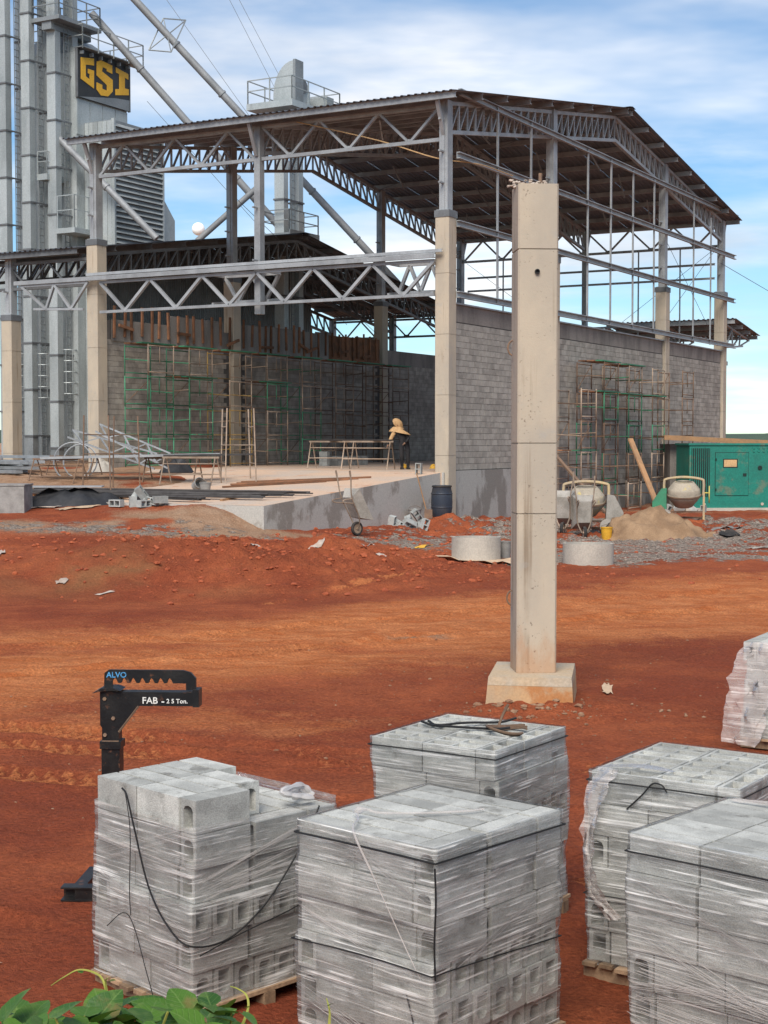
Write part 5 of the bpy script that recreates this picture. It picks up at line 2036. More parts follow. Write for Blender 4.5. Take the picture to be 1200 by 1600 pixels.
for r0, dx in ((.62, 0), (.55, .25)):
    b.tube([(-10.2 + dx + r0 * math.cos(a), 49.5 + .1 * math.sin(a), 2.55 + r0 * math.sin(a)) for a in np.linspace(0, 6.28, 30)], .025, 5)
tag(b.build('wire_hoops', 'steel', None), 'two upright steel hoops standing at the steel heap', 'hoop')
b = MB()
q = deck(-8.6, 13.4)
b.box((-1.6, -.5, 0), (1.6, .5, .12))
for k in range(7):
    b.beam((-1.6 + k * .1, -.5 + k * .16, .14), (1.5 + k * .03, -.5 + k * .16, .14), .12, .03)
tag(b.build('board_stack', 'wood', None, Matrix.Translation(q) @ Matrix.Rotation(.2, 4, 'Z')), 'flat stack of weathered boards on the ramp corner', 'boards')
n = 20
b = MB()
for i in range(n):
    for j in range(n):
        a, c = (i / (n - 1) - .5) * 3.4, (j / (n - 1) - .5) * 1.8
        x, y = -8.9 + a, 42.9 + c
        rr = math.hypot(a / 1.7, c / .9)
        b.v.append((x, y, H(x, y) + max(0, 1 - rr ** 3) * .45 * (.85 + .3 * mnoise.noise(Vector((x * 3, y * 3, 0))))))
b.f = [(i * n + j, (i + 1) * n + j, (i + 1) * n + j + 1, i * n + j + 1) for i in range(n - 1) for j in range(n - 1)]
b.sm = [True] * len(b.f)
tag(b.build('dark_tarp', 'tarp_black', None), 'dark tarp bundle on the mound under a grey sheet', 'tarp')
b = MB().box((-1.3, -.45, 0), (1.3, .45, .03))
tag(b.build('grey_sheet', 'steel', None, Matrix.Translation((-9.3, 42.9, H(-9.3, 42.9) + .47)) @ Matrix.Rotation(.1, 4, 'Z')), 'pale grey sheet lying on the dark tarp bundle', 'sheet')
b = MB().box((-.6, -.5, 0), (.45, .5, .75))
b.box((-.62, -.52, .76), (.47, .52, .80))
tag(b.build('grey_crate', 'bucket_grey', None, Matrix.Translation((-10.25, 41.6, H(-10.25, 41.6) - .03))), 'grey crate on the mound beside the dark tarp bundle', 'crate')
# tarp and sacks under the sheet trestles
debris('red_sack', 'red and white sack lying under the steel sheet trestles', 'sack', 'wood_form', (HALL @ Vector((-2.4, 10.2, 0))).x, (HALL @ Vector((-2.4, 10.2, 0))).y, .1, .1, 0, 41) if False else None
q = deck(-1.6, 9.6)
b = MB()
for i in range(n):
    for j in range(n):
        a, c = (i / (n - 1) - .5) * 1.6, (j / (n - 1) - .5) * 1.0
        rr = math.hypot(a / .8, c / .5)
        b.v.append((a, c, max(0, 1 - rr ** 2) * .62 * (.8 + .5 * mnoise.noise(Vector((a * 4, c * 4, 3))))))
b.f = [(i * n + j, (i + 1) * n + j, (i + 1) * n + j + 1, i * n + j + 1) for i in range(n - 1) for j in range(n - 1)]
b.sm = [True] * len(b.f)
tag(b.build('black_tarp', 'tarp_black', None, Matrix.Translation(q + Vector((0, 0, .0))) @ Matrix.Rotation(AX, 4, 'Z')), 'black tarp heap on the ramp behind the steel sheet', 'tarp')
q = deck(-2.2, 12.4)
b2 = MB()
b2.v = [(x * .8, y * .9, z * .9) for x, y, z in b.v]
b2.f, b2.sm = b.f, b.sm
tag(b2.build('sand_mound', 'concrete_ring', None, Matrix.Translation(q) @ Matrix.Rotation(AX + .8, 4, 'Z')), 'pale cement mound at the foot of the second eaves column', 'mound')
# ---------------------------------------------------------------- wrapped packs of concrete blocks
PL, PW, PH = .382, .132, .187


def solid_block_mesh(m):
    """closed top block: plain faces, arched recess in both ends"""
    b = MB()
    w, h = PW / 2, PH
    for s in (-1, 1):
        x, xi = s * PL / 2, s * (PL / 2 - .183)
        O = [(-w, 0), (w, 0), (w, h), (-w, h)]
        a, b0, b1 = .041, .020, .125
        Hh = [(-a, b0), (a, b0), (a, b1)] + [(a * math.cos(t), b1 + .028 * math.sin(t)) for t in (.8, 1.57, 2.34)] + [(-a, b1)]
        vs = [(x, y, z) for y, z in O] + [(x, y, z) for y, z in Hh] + [(xi, y * .8, z) for y, z in Hh]
        fs = [(0, 1, 5, 4), (1, 2, 6, 5), (3, 0, 4, 10), (2, 3, 10, 9, 8, 7, 6)]
        fs += [(4 + i, 4 + (i + 1) % 7, 11 + (i + 1) % 7, 11 + i) for i in range(7)]
        fs += [tuple(range(11, 18))]
        b.add(vs, fs)
    x = PL / 2
    b.add([(-x, -w, 0), (x, -w, 0), (x, w, 0), (-x, w, 0), (-x, -w, h), (x, -w, h), (x, w, h), (-x, w, h)], [(0, 3, 2, 1), (4, 5, 6, 7), (0, 1, 5, 4), (2, 3, 7, 6)])
    return fix_mesh(b, m)


def fix_mesh(b, m):
    me = bpy.data.meshes.new('block')
    me.from_pydata(b.v, [], b.f)
    me.materials.append(MATS[m])
    bm = bmesh.new()
    bm.from_mesh(me)
    bmesh.ops.remove_doubles(bm, verts=bm.verts, dist=1e-5)
    bmesh.ops.recalc_face_normals(bm, faces=bm.faces)
    bm.to_mesh(me)
    bm.free()
    return me


def open_block_mesh(m):
    L, w, h, t = PL, PW, PH, .021
    xs = [-L / 2, -L / 2 + t, -t / 2, t / 2, L / 2 - t, L / 2]
    ys = [-w / 2, -w / 2 + t, w / 2 - t, w / 2]
    b = MB()
    for i in range(5):
        for j in range(3):
            x0, x1, y0, y1 = xs[i], xs[i + 1], ys[j], ys[j + 1]
            if not (i in (1, 3) and j == 1):
                b.add([(x0, y0, h), (x1, y0, h), (x1, y1, h), (x0, y1, h)], [(0, 1, 2, 3)])
            else:
                d, k = .06, .010
                b.add([(x0, y0, h), (x1, y0, h), (x1, y1, h), (x0, y1, h), (x0 + k, y0 + k, d), (x1 - k, y0 + k, d), (x1 - k, y1 - k, d), (x0 + k, y1 - k, d)],
                      [(0, 4, 5, 1), (1, 5, 6, 2), (2, 6, 7, 3), (3, 7, 4, 0), (4, 5, 6, 7)])
    b.add([(-L / 2, -w / 2, 0), (L / 2, -w / 2, 0), (L / 2, w / 2, 0), (-L / 2, w / 2, 0), (-L / 2, -w / 2, h), (L / 2, -w / 2, h), (L / 2, w / 2, h), (-L / 2, w / 2, h)],
          [(0, 1, 5, 4), (1, 2, 6, 5), (2, 3, 7, 6), (3, 0, 4, 7), (0, 3, 2, 1)])
    return fix_mesh(b, m)


solid_me = solid_block_mesh('block_new')
open_me = open_block_mesh('block_new')
CH = .1915


def pallet(M, a, b_, label, group='wooden pallets under the block packs'):
    t = thing('wooden_pallet', label, 'pallet', M, group)
    for y in (-b_ / 2 + .05, 0, b_ / 2 - .05):
        bar('stringer', (-a / 2 - .03, y, .045), (a / 2 + .03, y, .045), .08, .085, 'wood', t)
    n = 9
    for k in range(n):
        x = -a / 2 + .02 + k * (a - .04) / (n - 1)
        bar('deck_board', (x + jit(.008), -b_ / 2 - .04 + jit(.015), .101), (x + jit(.008), b_ / 2 + .04 + jit(.015), .101), .085, .022, 'wood', t)


def pack(F, rot, a, b_, courses, label, seed, open_top=False, skip=None, pal=None, film_top=None, z0=.115, milky='film', flip=(), strand_n=60):
    """F: ground position of the front corner (nearest), rot: angle of local x; local frame centred on the pack"""
    rg = random.Random(seed)
    ex, ey = Vector((math.cos(rot), math.sin(rot), 0)), Vector((-math.sin(rot), math.cos(rot), 0))
    Cc = Vector((F[0], F[1], 0)) - ex * a / 2 + ey * b_ / 2
    g0 = H(Cc.x, Cc.y)
    M = Matrix.Translation((Cc.x, Cc.y, g0)) @ Matrix.Rotation(rot, 4, 'Z')
    if pal:
        pallet(M, a, b_, pal)
    t = thing('block_pack', label, 'block pack', M @ Matrix.Translation((0, 0, z0)))
    sh = []
    for c in range(courses):
        dx, dy = rg.uniform(-.022, .022), rg.uniform(-.022, .022)
        sh.append((dx, dy))
        flipc = (c % 2 == 0) if not flip else flip[c]
        me = open_me if (open_top and c == courses - 1) else solid_me
        ny = 7
        py = b_ / ny
        xs0 = -a / 2 + (PW + .006 if flipc else 0)
        px = (a - PW - .006) / 2
        items = []
        for i in range(2):
            for j in range(ny):
                items.append((xs0 + px * (i + .5), -b_ / 2 + py * (j + .5), 0))
        xr = (-a / 2 + PW / 2) if flipc else (a / 2 - PW / 2)
        nr = 2.5
        pr_ = b_ / 2.5
        items += [(xr, -b_ / 2 + pr_ * .5, 1), (xr, -b_ / 2 + pr_ * 1.5, 1), (xr, b_ / 2 - pr_ * .25, 2)]
        for (x, y, r_) in items:
            if skip and skip(c, x, y, r_):
                continue
            jx, jy, jr = rg.uniform(-.004, .004), rg.uniform(-.002, .002), rg.uniform(-.008, .008)
            Mx = Matrix.Translation((x + dx + jx, y + dy + jy, c * CH)) @ Matrix.Rotation((R(90) if r_ else 0) + jr, 4, 'Z')
            if r_ == 2:
                Mx = Mx @ Matrix.Diagonal((.5, 1, 1, 1))
            if c < courses - 1 and rg.random() < .35:
                Mx = Mx @ Matrix.Translation((0, 0, PH)) @ Matrix.Rotation(math.pi, 4, 'X')
            link('block', me, t, Mx)
    # ---- stretch film hull, following the courses
    top = film_top if film_top is not None else courses * CH
    rows = []
    nz = int(top / .017)
    for k in range(nz + 1):
        rows.append(-.02 + (top + .02) * k / nz)
    per = []
    rc = .022
    ha, hb_ = a / 2 + .012, b_ / 2 + .012
    NS = 56

    def corner(cx_, cy_, a0):
        return [(cx_ + rc * math.cos(a0 + t), cy_ + rc * math.sin(a0 + t)) for t in np.linspace(0, math.pi / 2, 4)]
    ring_ = []
    cs_ = [(ha - rc, hb_ - rc, 0), (-ha + rc, hb_ - rc, math.pi / 2), (-ha + rc, -hb_ + rc, math.pi), (ha - rc, -hb_ + rc, 1.5 * math.pi)]
    for q in range(4):
        c0 = corner(*cs_[q])
        ring_ += c0
        n0, n1 = Vector(c0[-1]), Vector(corner(*cs_[(q + 1) % 4])[0])
        for k in range(1, NS):
            ring_.append(tuple(n0.lerp(n1, k / NS)))
    N = len(ring_)
    s_acc = [0.0]
    for k in range(N):
        s_acc.append(s_acc[-1] + (Vector(ring_[(k + 1) % N]) - Vector(ring_[k])).length)
    fm = MB()
    uv = []
    for z in rows:
        fc = min(courses - 1, max(0, z / CH - .5))
        c0 = int(fc)
        c1 = min(courses - 1, c0 + 1)
        f = fc - c0
        f = f * f * f * (f * (6 * f - 15) + 10)
        dx = sh[c0][0] * (1 - f) + sh[c1][0] * f
        dy = sh[c0][1] * (1 - f) + sh[c1][1] * f
        for k, (x, y) in enumerate(ring_):
            nx_, ny_ = x / ha, y / hb_
            l = max(abs(nx_), abs(ny_))
            nrm = Vector((nx_ if abs(nx_) > .985 * l else 0, ny_ if abs(ny_) > .985 * l else 0, 0))
            if nrm.length:
                nrm.normalize()
            w = mnoise.noise(Vector((s_acc[k] * 5 + seed, z * 22, seed * 1.7))) * .006 + mnoise.noise(Vector((s_acc[k] * 2.0 + seed, (z + s_acc[k] * .12) * 60, 3.1))) * .003
            w += .002
            fm.v.append((x + dx + nrm.x * w, y + dy + nrm.y * w, z))
            uv.append((s_acc[k] + seed * 3.3, z))
    for r_ in range(len(rows) - 1):
        for k in range(N):
            k2 = (k + 1) % N
            fm.f.append((r_ * N + k, r_ * N + k2, (r_ + 1) * N + k2, (r_ + 1) * N + k))
    if film_top is None:      # lip folded over the top edge
        base = (len(rows) - 1) * N
        dx, dy = sh[-1]
        for k, (x, y) in enumerate(ring_):
            inn = (.008 if open_top else .028) + .012 * mnoise.noise(Vector((s_acc[k] * 4, seed, 0)))
            sx_, sy_ = (ha - inn) / ha, (hb_ - inn) / hb_
            fm.v.append((x * sx_ + dx, y * sy_ + dy, top + .004 + .003 * mnoise.noise(Vector((s_acc[k] * 9, 2, seed)))))
            uv.append((s_acc[k] + seed * 3.3, top + .06))
        for k in range(N):
            k2 = (k + 1) % N
            fm.f.append((base + k, base + k2, base + N + k2, base + N + k))
    me = bpy.data.meshes.new('film')
    me.from_pydata(fm.v, [], fm.f)
    me.polygons.foreach_set('use_smooth', [True] * len(fm.f))
    ul = me.uv_layers.new(name='UVMap')
    li = np.zeros(len(me.loops), np.int32)
    me.loops.foreach_get('vertex_index', li)
    uva = np.array(uv, np.float32)[li]
    # close the seam of the wrap so the bands do not run back across one face
    fid = np.repeat(np.arange(len(fm.f)), 4).reshape(-1, 4)
    u4 = uva[:, 0].reshape(-1, 4)
    bad = (u4.max(1) - u4.min(1)) > 1.0
    u4[bad] = np.where(u4[bad] < u4[bad].mean(1, keepdims=True), u4[bad] + s_acc[-1], u4[bad])
    uva[:, 0] = u4.ravel()
    ul.data.foreach_set('uv', uva.ravel())
    me.materials.append(MATS[milky])
    film = link('stretch_film', me, t)
    # taut twisted strands of film
    st = MB()
    e = .018
    for k in range(max(3, strand_n // 9)):
        face = rg.choice((0, 1, 0, 1, 0, 1, 2, 3))
        z_a = rg.uniform(.05, top - .06)
        sl = rg.choice((-1, 1)) * rg.uniform(.02, .30)
        t0 = rg.choice((0, 0, rg.uniform(0, .5)))
        t1 = rg.choice((1, 1, rg.uniform(.6, 1)))
        fan = rg.uniform(.01, .07)
        for q in range(rg.randint(5, 12)):
            za = z_a + rg.uniform(-fan, fan)
            zb = za + sl * (t1 - t0) + rg.uniform(-.012, .012)
            za, zb = min(top - .008, max(.01, za)), min(top - .008, max(.01, zb))
            wd = rg.uniform(.0004, .0010)
            ta, tb = t0 + rg.uniform(0, .12), t1 - rg.uniform(0, .12)
            if face in (0, 3):
                yy = -b_ / 2 - e if face == 0 else b_ / 2 + e
                p0, p1 = (-a / 2 + a * ta, yy, za), (-a / 2 + a * tb, yy, zb)
            else:
                xx = a / 2 + e if face == 1 else -a / 2 - e
                p0, p1 = (xx, -b_ / 2 + b_ * ta, za), (xx, -b_ / 2 + b_ * tb, zb)
            st.tube([p0, p1], wd, 4, False)
    so = st.build('film_strands', 'film_twist', film)
    tag(so, kind='stuff')
    return t, M @ Matrix.Translation((0, 0, z0)), sh


def strap(t, a, b_, z, dz, r=.0045, name='strap', sh=None):
    e = .0165
    ox, oy = sh[min(len(sh) - 1, int(z / CH))] if sh else (0, 0)
    pts = []
    cs_ = [(-a / 2 - e, -b_ / 2 - e), (a / 2 + e, -b_ / 2 - e), (a / 2 + e, b_ / 2 + e), (-a / 2 - e, b_ / 2 + e), (-a / 2 - e, -b_ / 2 - e)]
    for i in range(4):
        p, q = Vector((*cs_[i], 0)), Vector((*cs_[i + 1], 0))
        for k in range(6):
            w = p.lerp(q, k / 6)
            pts.append((w.x + ox, w.y + oy, z + dz * math.sin((i + k / 6) * 1.57 + .6)))
    pts.append(pts[0])
    return MB().tube(pts, r, 5).build(name, 'black_cord', t)


def cord(t, pts, r=.004, m='black_cord', name='cord', n=6):
    return MB().tube(catmull(pts, n), r, 5).build(name, m, t)


# pack with the loose open top course (front corner, rotation, depth along x, depth along y)
def skip1(c, x, y, r_):
    if c < 5:
        return False
    if y > .20:
        return True
    if r_ == 1 and y > -.2:
        return True
    return y > .08 and x > 0


p1, M1, sh1 = pack((-1.04, 8.10), R(-45), .92, 1.05, 6, 'half unwrapped block pack with loose blocks on top beside the black lifting fork', 3, False, skip1,
                   'slatted wooden pallet under the half unwrapped block pack', film_top=5.25 * CH, flip=(True, False, True, False, False, False), strand_n=110)
F1 = (.46, -.525)      # front corner in the pack's frame
cord(p1, [(-.14, -.56, 1.13), (-.08, -.57, 1.10), (-.02, -.57, .95), (.12, -.57, .62), (.30, -.575, .44), (.47, -.55, .36), (.49, -.30, .35), (.492, -.02, .50), (.49, .25, .78), (.47, .40, .97)], .0055, name='hanging_cord')
cord(p1, [(-.10, -.565, 1.11), (-.05, -.57, .9), (-.06, -.57, .55), (-.05, -.57, .42)], .0028)
cord(p1, [(-.30, -.56, .30), (-.12, -.57, .42), (-.02, -.57, .36), (.10, -.57, .12), (.16, -.57, .0)], .0028)
cord(p1, [(.49, -.5, .30), (.492, -.2, .36), (.49, .2, .42), (.485, .5, .52)], .004)
rag = MB()
for k in range(3):
    pts = [(.40 - k * .02, .42, 1.0), (.36, .30 - k * .05, 1.02 + .02 * k), (.25 + .02 * k, .42, 1.0 + .03 * k), (.30, .50, .99)]
    rag.tube(catmull(pts, 5), [.010 + .010 * abs(math.sin(i * 2.1 + k)) for i in range(16)], 6)
rag.build('film_rag', 'film_twist', p1)

p2, M2, sh2 = pack((.235, 7.10), R(-41), .90, 1.05, 6, 'film wrapped block pack with knotted film strip on its plain top', 8, False, None,
                   'slatted wooden pallet under the knotted wrapped block pack', flip=(True, True, True, False, False, False), strand_n=130)
strap(p2, .90, 1.05, 1.075, .012, .0055, sh=sh2)
strap(p2, .90, 1.05, .50, .05, .004, sh=sh2)
cord(p2, [(.475, -.545, 1.06), (.478, -.54, .9), (.474, -.545, .7), (.477, -.542, .52)], .005)
cord(p2, [(.30, -.548, .42), (.36, -.551, .25), (.42, -.55, .02)], .004)
b = MB()
b.tube(catmull([(-.20, -.35, 1.18), (-.12, -.43, 1.175), (-.04, -.55, 1.15), (.10, -.557, .95), (.28, -.557, .68), (.40, -.553, .50)], 6), [.008] * 8 + [.006] * 10 + [.003] * 13, 6)
b.build('film_tail', 'film_loose', p2)
b = MB()
b.tube(catmull([(-.24, -.33, 1.18), (-.16, -.32, 1.20), (-.10, -.28, 1.185), (.02, -.10, 1.17), (.16, .10, 1.165), (.2, .2, 1.165)], 5), [.010, .016, .022, .018, .012] + [.008, .006] * 4 + [.006] * 13, 6)
b.build('film_knot', 'film_loose', p2)

p3, M3, sh3 = pack((.70, 9.32), R(-33), .92, .98, 6, 'film wrapped block pack with open cells on top and cord coil lying on it', 12, True, None,
                   'wooden pallet under the pack with the cord coil', flip=(False, True, False, True, False, False), strand_n=80)
strap(p3, .92, .98, 1.09, .01, .0045, sh=sh3)

p4, M4, sh4 = pack((1.98, 8.39), R(-34), .92, 1.02, 6, 'film wrapped block pack with open cells on top and loose film at its corner', 17, True, None,
                   'wooden pallet under the pack with loose corner film', flip=(True, True, False, True, False, False), strand_n=80)
strap(p4, .92, 1.02, 1.085, .012, .0045, sh=sh4)
strap(p4, .92, 1.02, .40, .02, .0035, sh=sh4)
cord(p4, [(-.20, -.535, .95), (-.10, -.54, 1.05), (-.04, -.535, 1.12), (.02, -.54, 1.12), (.05, -.535, 1.08)], .005)

p5, M5, sh5 = pack((1.89, 6.75), R(-42), .92, .98, 6, 'milky film wrapped block pack with plain top in front of the open celled pack', 23, False, None,
                   'wooden pallet under the milky wrapped block pack', flip=(False, True, True, False, False, False), strand_n=130)
strap(p5, .92, .98, 1.05, .01, .0045, sh=sh5)
b = MB()
b.tube(catmull([(-.40, .42, 1.16), (-.1, .43, 1.175), (.2, .40, 1.17), (.44, .38, 1.165)], 6), [.006 + .008 * abs(math.sin(i * 1.3)) for i in range(19)], 6)
b.build('film_tail', 'film_loose', p5)


def loose_sheet(t, pts, nu, name='loose_film', amp=.02, seed=0):
    """hanging loose film between two edge polylines"""
    A, B = catmull(pts[0], 6), catmull(pts[1], 6)
    nn = min(len(A), len(B))
    fm, uv = MB(), []
    for i in range(nn):
        for k in range(nu + 1):
            p = A[i].lerp(B[i], k / nu)
            d = mnoise.noise(Vector((i * .55, k * .8, seed))) * amp
            fm.v.append((p.x + d, p.y - abs(d), p.z))
            uv.append((k * .05 + seed, i * .04))
    for i in range(nn - 1):
        for k in range(nu):
            q = i * (nu + 1) + k
            fm.f.append((q, q + 1, q + nu + 2, q + nu + 1))
    me = bpy.data.meshes.new('film')
    me.from_pydata(fm.v, [], fm.f)
    me.polygons.foreach_set('use_smooth', [True] * len(fm.f))
    ul = me.uv_layers.new(name='UVMap')
    li = np.zeros(len(me.loops), np.int32)
    me.loops.foreach_get('vertex_index', li)
    ul.data.foreach_set('uv', np.array(uv, np.float32)[li].ravel())
    me.materials.append(MATS['film_loose'])
    return link(name, me, t)


loose_sheet(p4, ([(-.40, -.50, 1.17), (-.46, -.55, 1.0), (-.47, -.56, .7), (-.44, -.56, .45), (-.30, -.56, .28)], [(-.24, -.53, 1.18), (-.34, -.56, 1.0), (-.40, -.57, .7), (-.36, -.57, .48), (-.22, -.55, .30)]), 8, amp=.03, seed=5)
loose_sheet(p4, ([(-.42, -.50, 1.165), (-.2, -.44, 1.18), (.02, -.40, 1.17)], [(-.38, -.40, 1.17), (-.16, -.34, 1.185), (.04, -.36, 1.17)]), 6, amp=.02, seed=8)

# pack at the edge of the yard, stepped top
def skip6(c, x, y, r_):
    return (c == 5 and x < -.06) or (c == 6 and x < .22)


p6, M6, sh6 = pack((4.42, 14.65), R(-30), .92, 1.02, 7, 'block pack with stepped open top and torn loose film beyond the other packs', 31, False, skip6,
                   'wooden pallet under the stepped block pack', film_top=3.3 * CH, flip=(True, False, True, False, True, False, False), strand_n=30)
strap(p6, .92, 1.02, .72, .012, sh=sh6)
loose_sheet(p6, ([(-.47, -.50, .95), (-.56, -.56, .7), (-.62, -.60, .35), (-.66, -.62, -.05)], [(-.10, -.54, .98), (-.12, -.55, .7), (-.16, -.58, .35), (-.30, -.62, -.08)]), 12, amp=.07, seed=3)

# cord coil lying on the open celled pack
cc_ = thing('cord_coil', 'dark cord and wire coil lying on the open celled block pack', 'cord', M3 @ Matrix.Translation((0, 0, 6 * CH)))
b = MB()
b.tube(catmull([(-.40, .02, .02), (-.30, -.02, .012), (-.22, -.05, .02), (-.02, .02, .015), (.16, .06, .02), (.24, .10, .03)], 6), .009, 6)
b.tube(catmull([(-.37, .06, .02), (-.26, .0, .012), (-.12, .14, .02), (.06, .28, .02), (.16, .34, .05)], 6), .009, 6)
b.build('dark_cord', 'black_cord', cc_)
b = MB()
for k in range(3):
    r0 = .10 + .012 * k
    b.tube([(.24 + r0 * 1.25 * math.cos(a), .08 + r0 * math.sin(a), .014 + .008 * k + .012 * math.sin(a * 2)) for a in np.linspace(.6 + k * .3, 5.8, 18)], .008, 5)
b.tube(catmull([(.12, .16, .02), (.13, .2, .09), (.16, .22, .16)], 5), .010, 5)
b.build('wire_loop', 'rust', cc_)
# stripped pole leaning between the packs
b = MB().tube([(-.33, 7.75, .03), (-.18, 7.95, .48)], [.05, .03], 7)
tag(b.build('bark_pole', 'wood', None), 'short grey stripped pole end leaning between the two nearest block packs', 'pole') if False else None

# ---------------------------------------------------------------- crane fork (pallet lifter)
fk = thing('lifting_fork', 'black steel pallet lifting fork with toothed hanging bar behind the unwrapped pack', 'lifting fork', M=Matrix.Translation((-1.885, 10.40, H(-1.885, 10.4))) @ Matrix.Rotation(R(-3), 4, 'Z') @ Matrix.Diagonal((.98, 1, .965, 1)))
b = MB()
b.box((-.065, -.06, .0), (.065, .06, 1.13))
b.box((-.075, -.07, 1.08), (.075, .07, 1.135))
mast = b.build('mast', 'black_steel', fk)
b = MB()
b.prism([(-.062, 1.135), (.058, 1.135), (.058, 1.20), (.20, 1.39), (.62, 1.39), (.62, 1.49), (-.075, 1.49), (-.075, 1.25), (-.062, 1.23)], -.05, .05)
arm = b.build('arm', 'black_steel', fk)
b = MB()
b.box((.585, -.062, 1.385), (.63, .062, 1.51))
b.build('end_plate', 'black_steel', arm)
for bx_, bz_ in ((-.04, 1.44), (.02, 1.30), (-.04, 1.18)):
    b = MB()
    b.lathe([(0, 0), (.014, 0), (.014, .012), (0, .012)], 6, Matrix.Translation((bx_, -.05, bz_)) @ Matrix.Rotation(R(90), 4, 'X'))
    b.build('bolt', 'rust', arm)
b = MB()
b.tube([(.058, -.052, 1.20), (.20, -.052, 1.388)], .008, 5)
b.tube([(-.06, -.062, 1.135), (.06, -.062, 1.135)], .007, 5)
b.build('weld_bead', 'rust', arm)
b = MB()
b.prism([(-.12, 1.485), (-.03, 1.502), (.08, 1.502), (.03, 1.52), (-.06, 1.52)], -.09, .09)
b.build('pivot_plate', 'black_steel', arm)
# toothed hanging bar
low = [(-.055, 1.50), (.005, 1.50), (.005, 1.56)]
nt = 7
x0, x1 = .005, .46
pw = (x1 - x0) / nt
for k in range(nt):
    xx = x0 + k * pw
    low += [(xx + pw * .12, 1.572), (xx + pw * .30, 1.586), (xx + pw * .48, 1.572), (xx + pw * .66, 1.548), (xx + pw * .98, 1.548)]
outer = [(.53, 1.548), (.53, 1.50), (.60, 1.50), (.60, 1.585), (.565, 1.625), (.51, 1.642), (-.02, 1.642), (-.05, 1.62)]
b = MB()
b.prism(low + outer, -.014, .014)
b.build('toothed_bar', 'black_steel', fk)
MT = Matrix.Rotation(R(90), 4, 'X')
text_part('lettering', 'FAB', .066, 'letter_white', arm, Matrix.Translation((.225, -.0515, 1.408)) @ MT)
text_part('lettering', '-', .07, 'letter_white', arm, Matrix.Translation((.362, -.0515, 1.405)) @ MT)
text_part('lettering', '2 5 Ton.', .044, 'letter_white', arm, Matrix.Translation((.398, -.0515, 1.412)) @ MT)
text_part('lettering', 'ALVO', .056, 'letter_blue', fk, Matrix.Translation((-.036, -.0155, 1.588)) @ MT)
b = MB()
b.box((-.34, -.16, .0), (.75, -.06, .012))
b.box((-.34, -.16, .09), (.75, -.06, .102))
b.box((-.34, -.072, .012), (.75, -.06, .09))
b.box((-.24, -.15, .012), (.75, -.14, .09))
b.build('cross_beam', 'black_steel', fk)
for x in (-.30, .62):
    b = MB()
    b.box((x, -.06, .012), (x + .09, .5, .06))
    b.build('tine', 'black_steel', fk)

# ---------------------------------------------------------------- vine in the foreground
def leaf_mesh(s):
    pts = [(0, 0), (.18, -.10), (.40, -.02), (.50, .22), (.42, .48), (.22, .78), (0, 1.0)]
    vs = [(0, 0, 0), (0, .33, -.03), (0, .68, -.02), (0, 1.0, -.10)]
    right = [(.18, -.12, .03), (.44, .02, .09), (.50, .28, .10), (.38, .58, .06), (.18, .84, -.02)]
    vs += right + [(-x, y, z) for x, y, z in right]
    fs = [(0, 4, 5, 1), (1, 5, 6), (1, 6, 7, 2), (2, 7, 8, 3), (0, 1, 10, 9), (1, 11, 10), (1, 2, 12, 11), (2, 3, 13, 12)]
    b = MB().add([(x * s, y * s, z * s) for x, y, z in vs], fs, None, True)
    me = b.mesh('leaf')
    return me


leaf_mes = [leaf_mesh(.085), leaf_mesh(.065), leaf_mesh(.105)]
vine = thing('vine_plant', 'broad leaved green vine with curling tendrils growing at the foot of the view', 'plant', loc=(-.7, 4.3, H(-.7, 4.3)))
rv = random.Random(4)
stems = []
for k in range(190):
    x = rv.uniform(-1.15, -.55) if k < 170 else rv.uniform(-.55, -.40)
    x -= .0
    y = rv.uniform(3.75, 4.55)
    # the canopy's top stays low on the bank, highest left of the middle
    lim = 3.2 - .371 * y - .005
    prof = .07 + .07 * math.exp(-((x + .72) / .18) ** 2) + .075 * math.exp(-((x + .47) / .12) ** 2) + .04 * math.exp(-((x + 1.02) / .15) ** 2) - .06 * max(0, x + .35) * 2
    z = lim - .05 + rv.uniform(-.16, 1) * prof * .9 - .112
    if x > -.3:
        z -= .045
    ml = Matrix.Translation((x + .7, y - 4.3, z - H(-.7, 4.3))) @ Matrix.Rotation(rv.uniform(0, 6.28), 4, 'Z') @ Matrix.Rotation(rv.uniform(-.5, .75), 4, 'X') @ Matrix.Rotation(rv.uniform(-.4, .4), 4, 'Y')
    link('leaf', rv.choice(leaf_mes), vine, ml)
    if k % 3 == 0:
        stems.append(((x + .7, y - 4.3, z - H(-.7, 4.3)), (x + .7 + rv.uniform(-.06, .06), y - 4.3 + .02, H(x, y) - H(-.7, 4.3) - .01)))
b = MB()
for p, q in stems:
    m_ = ((p[0] + q[0]) / 2 + rv.uniform(-.04, .04), (p[1] + q[1]) / 2, (p[2] + q[2]) / 2)
    b.tube(catmull([q, m_, p], 3), .0035, 5)
b.build('stems', 'stem', vine)


def tendril(pts):
    o = Vector((-.7, 4.3, H(-.7, 4.3)))
    MB().tube(catmull([Vector(p) - o for p in pts], 6), [.0045 - .003 * i / (6 * (len(pts) - 1)) for i in range(6 * (len(pts) - 1) + 1)], 5).build('tendril', 'stem', vine)


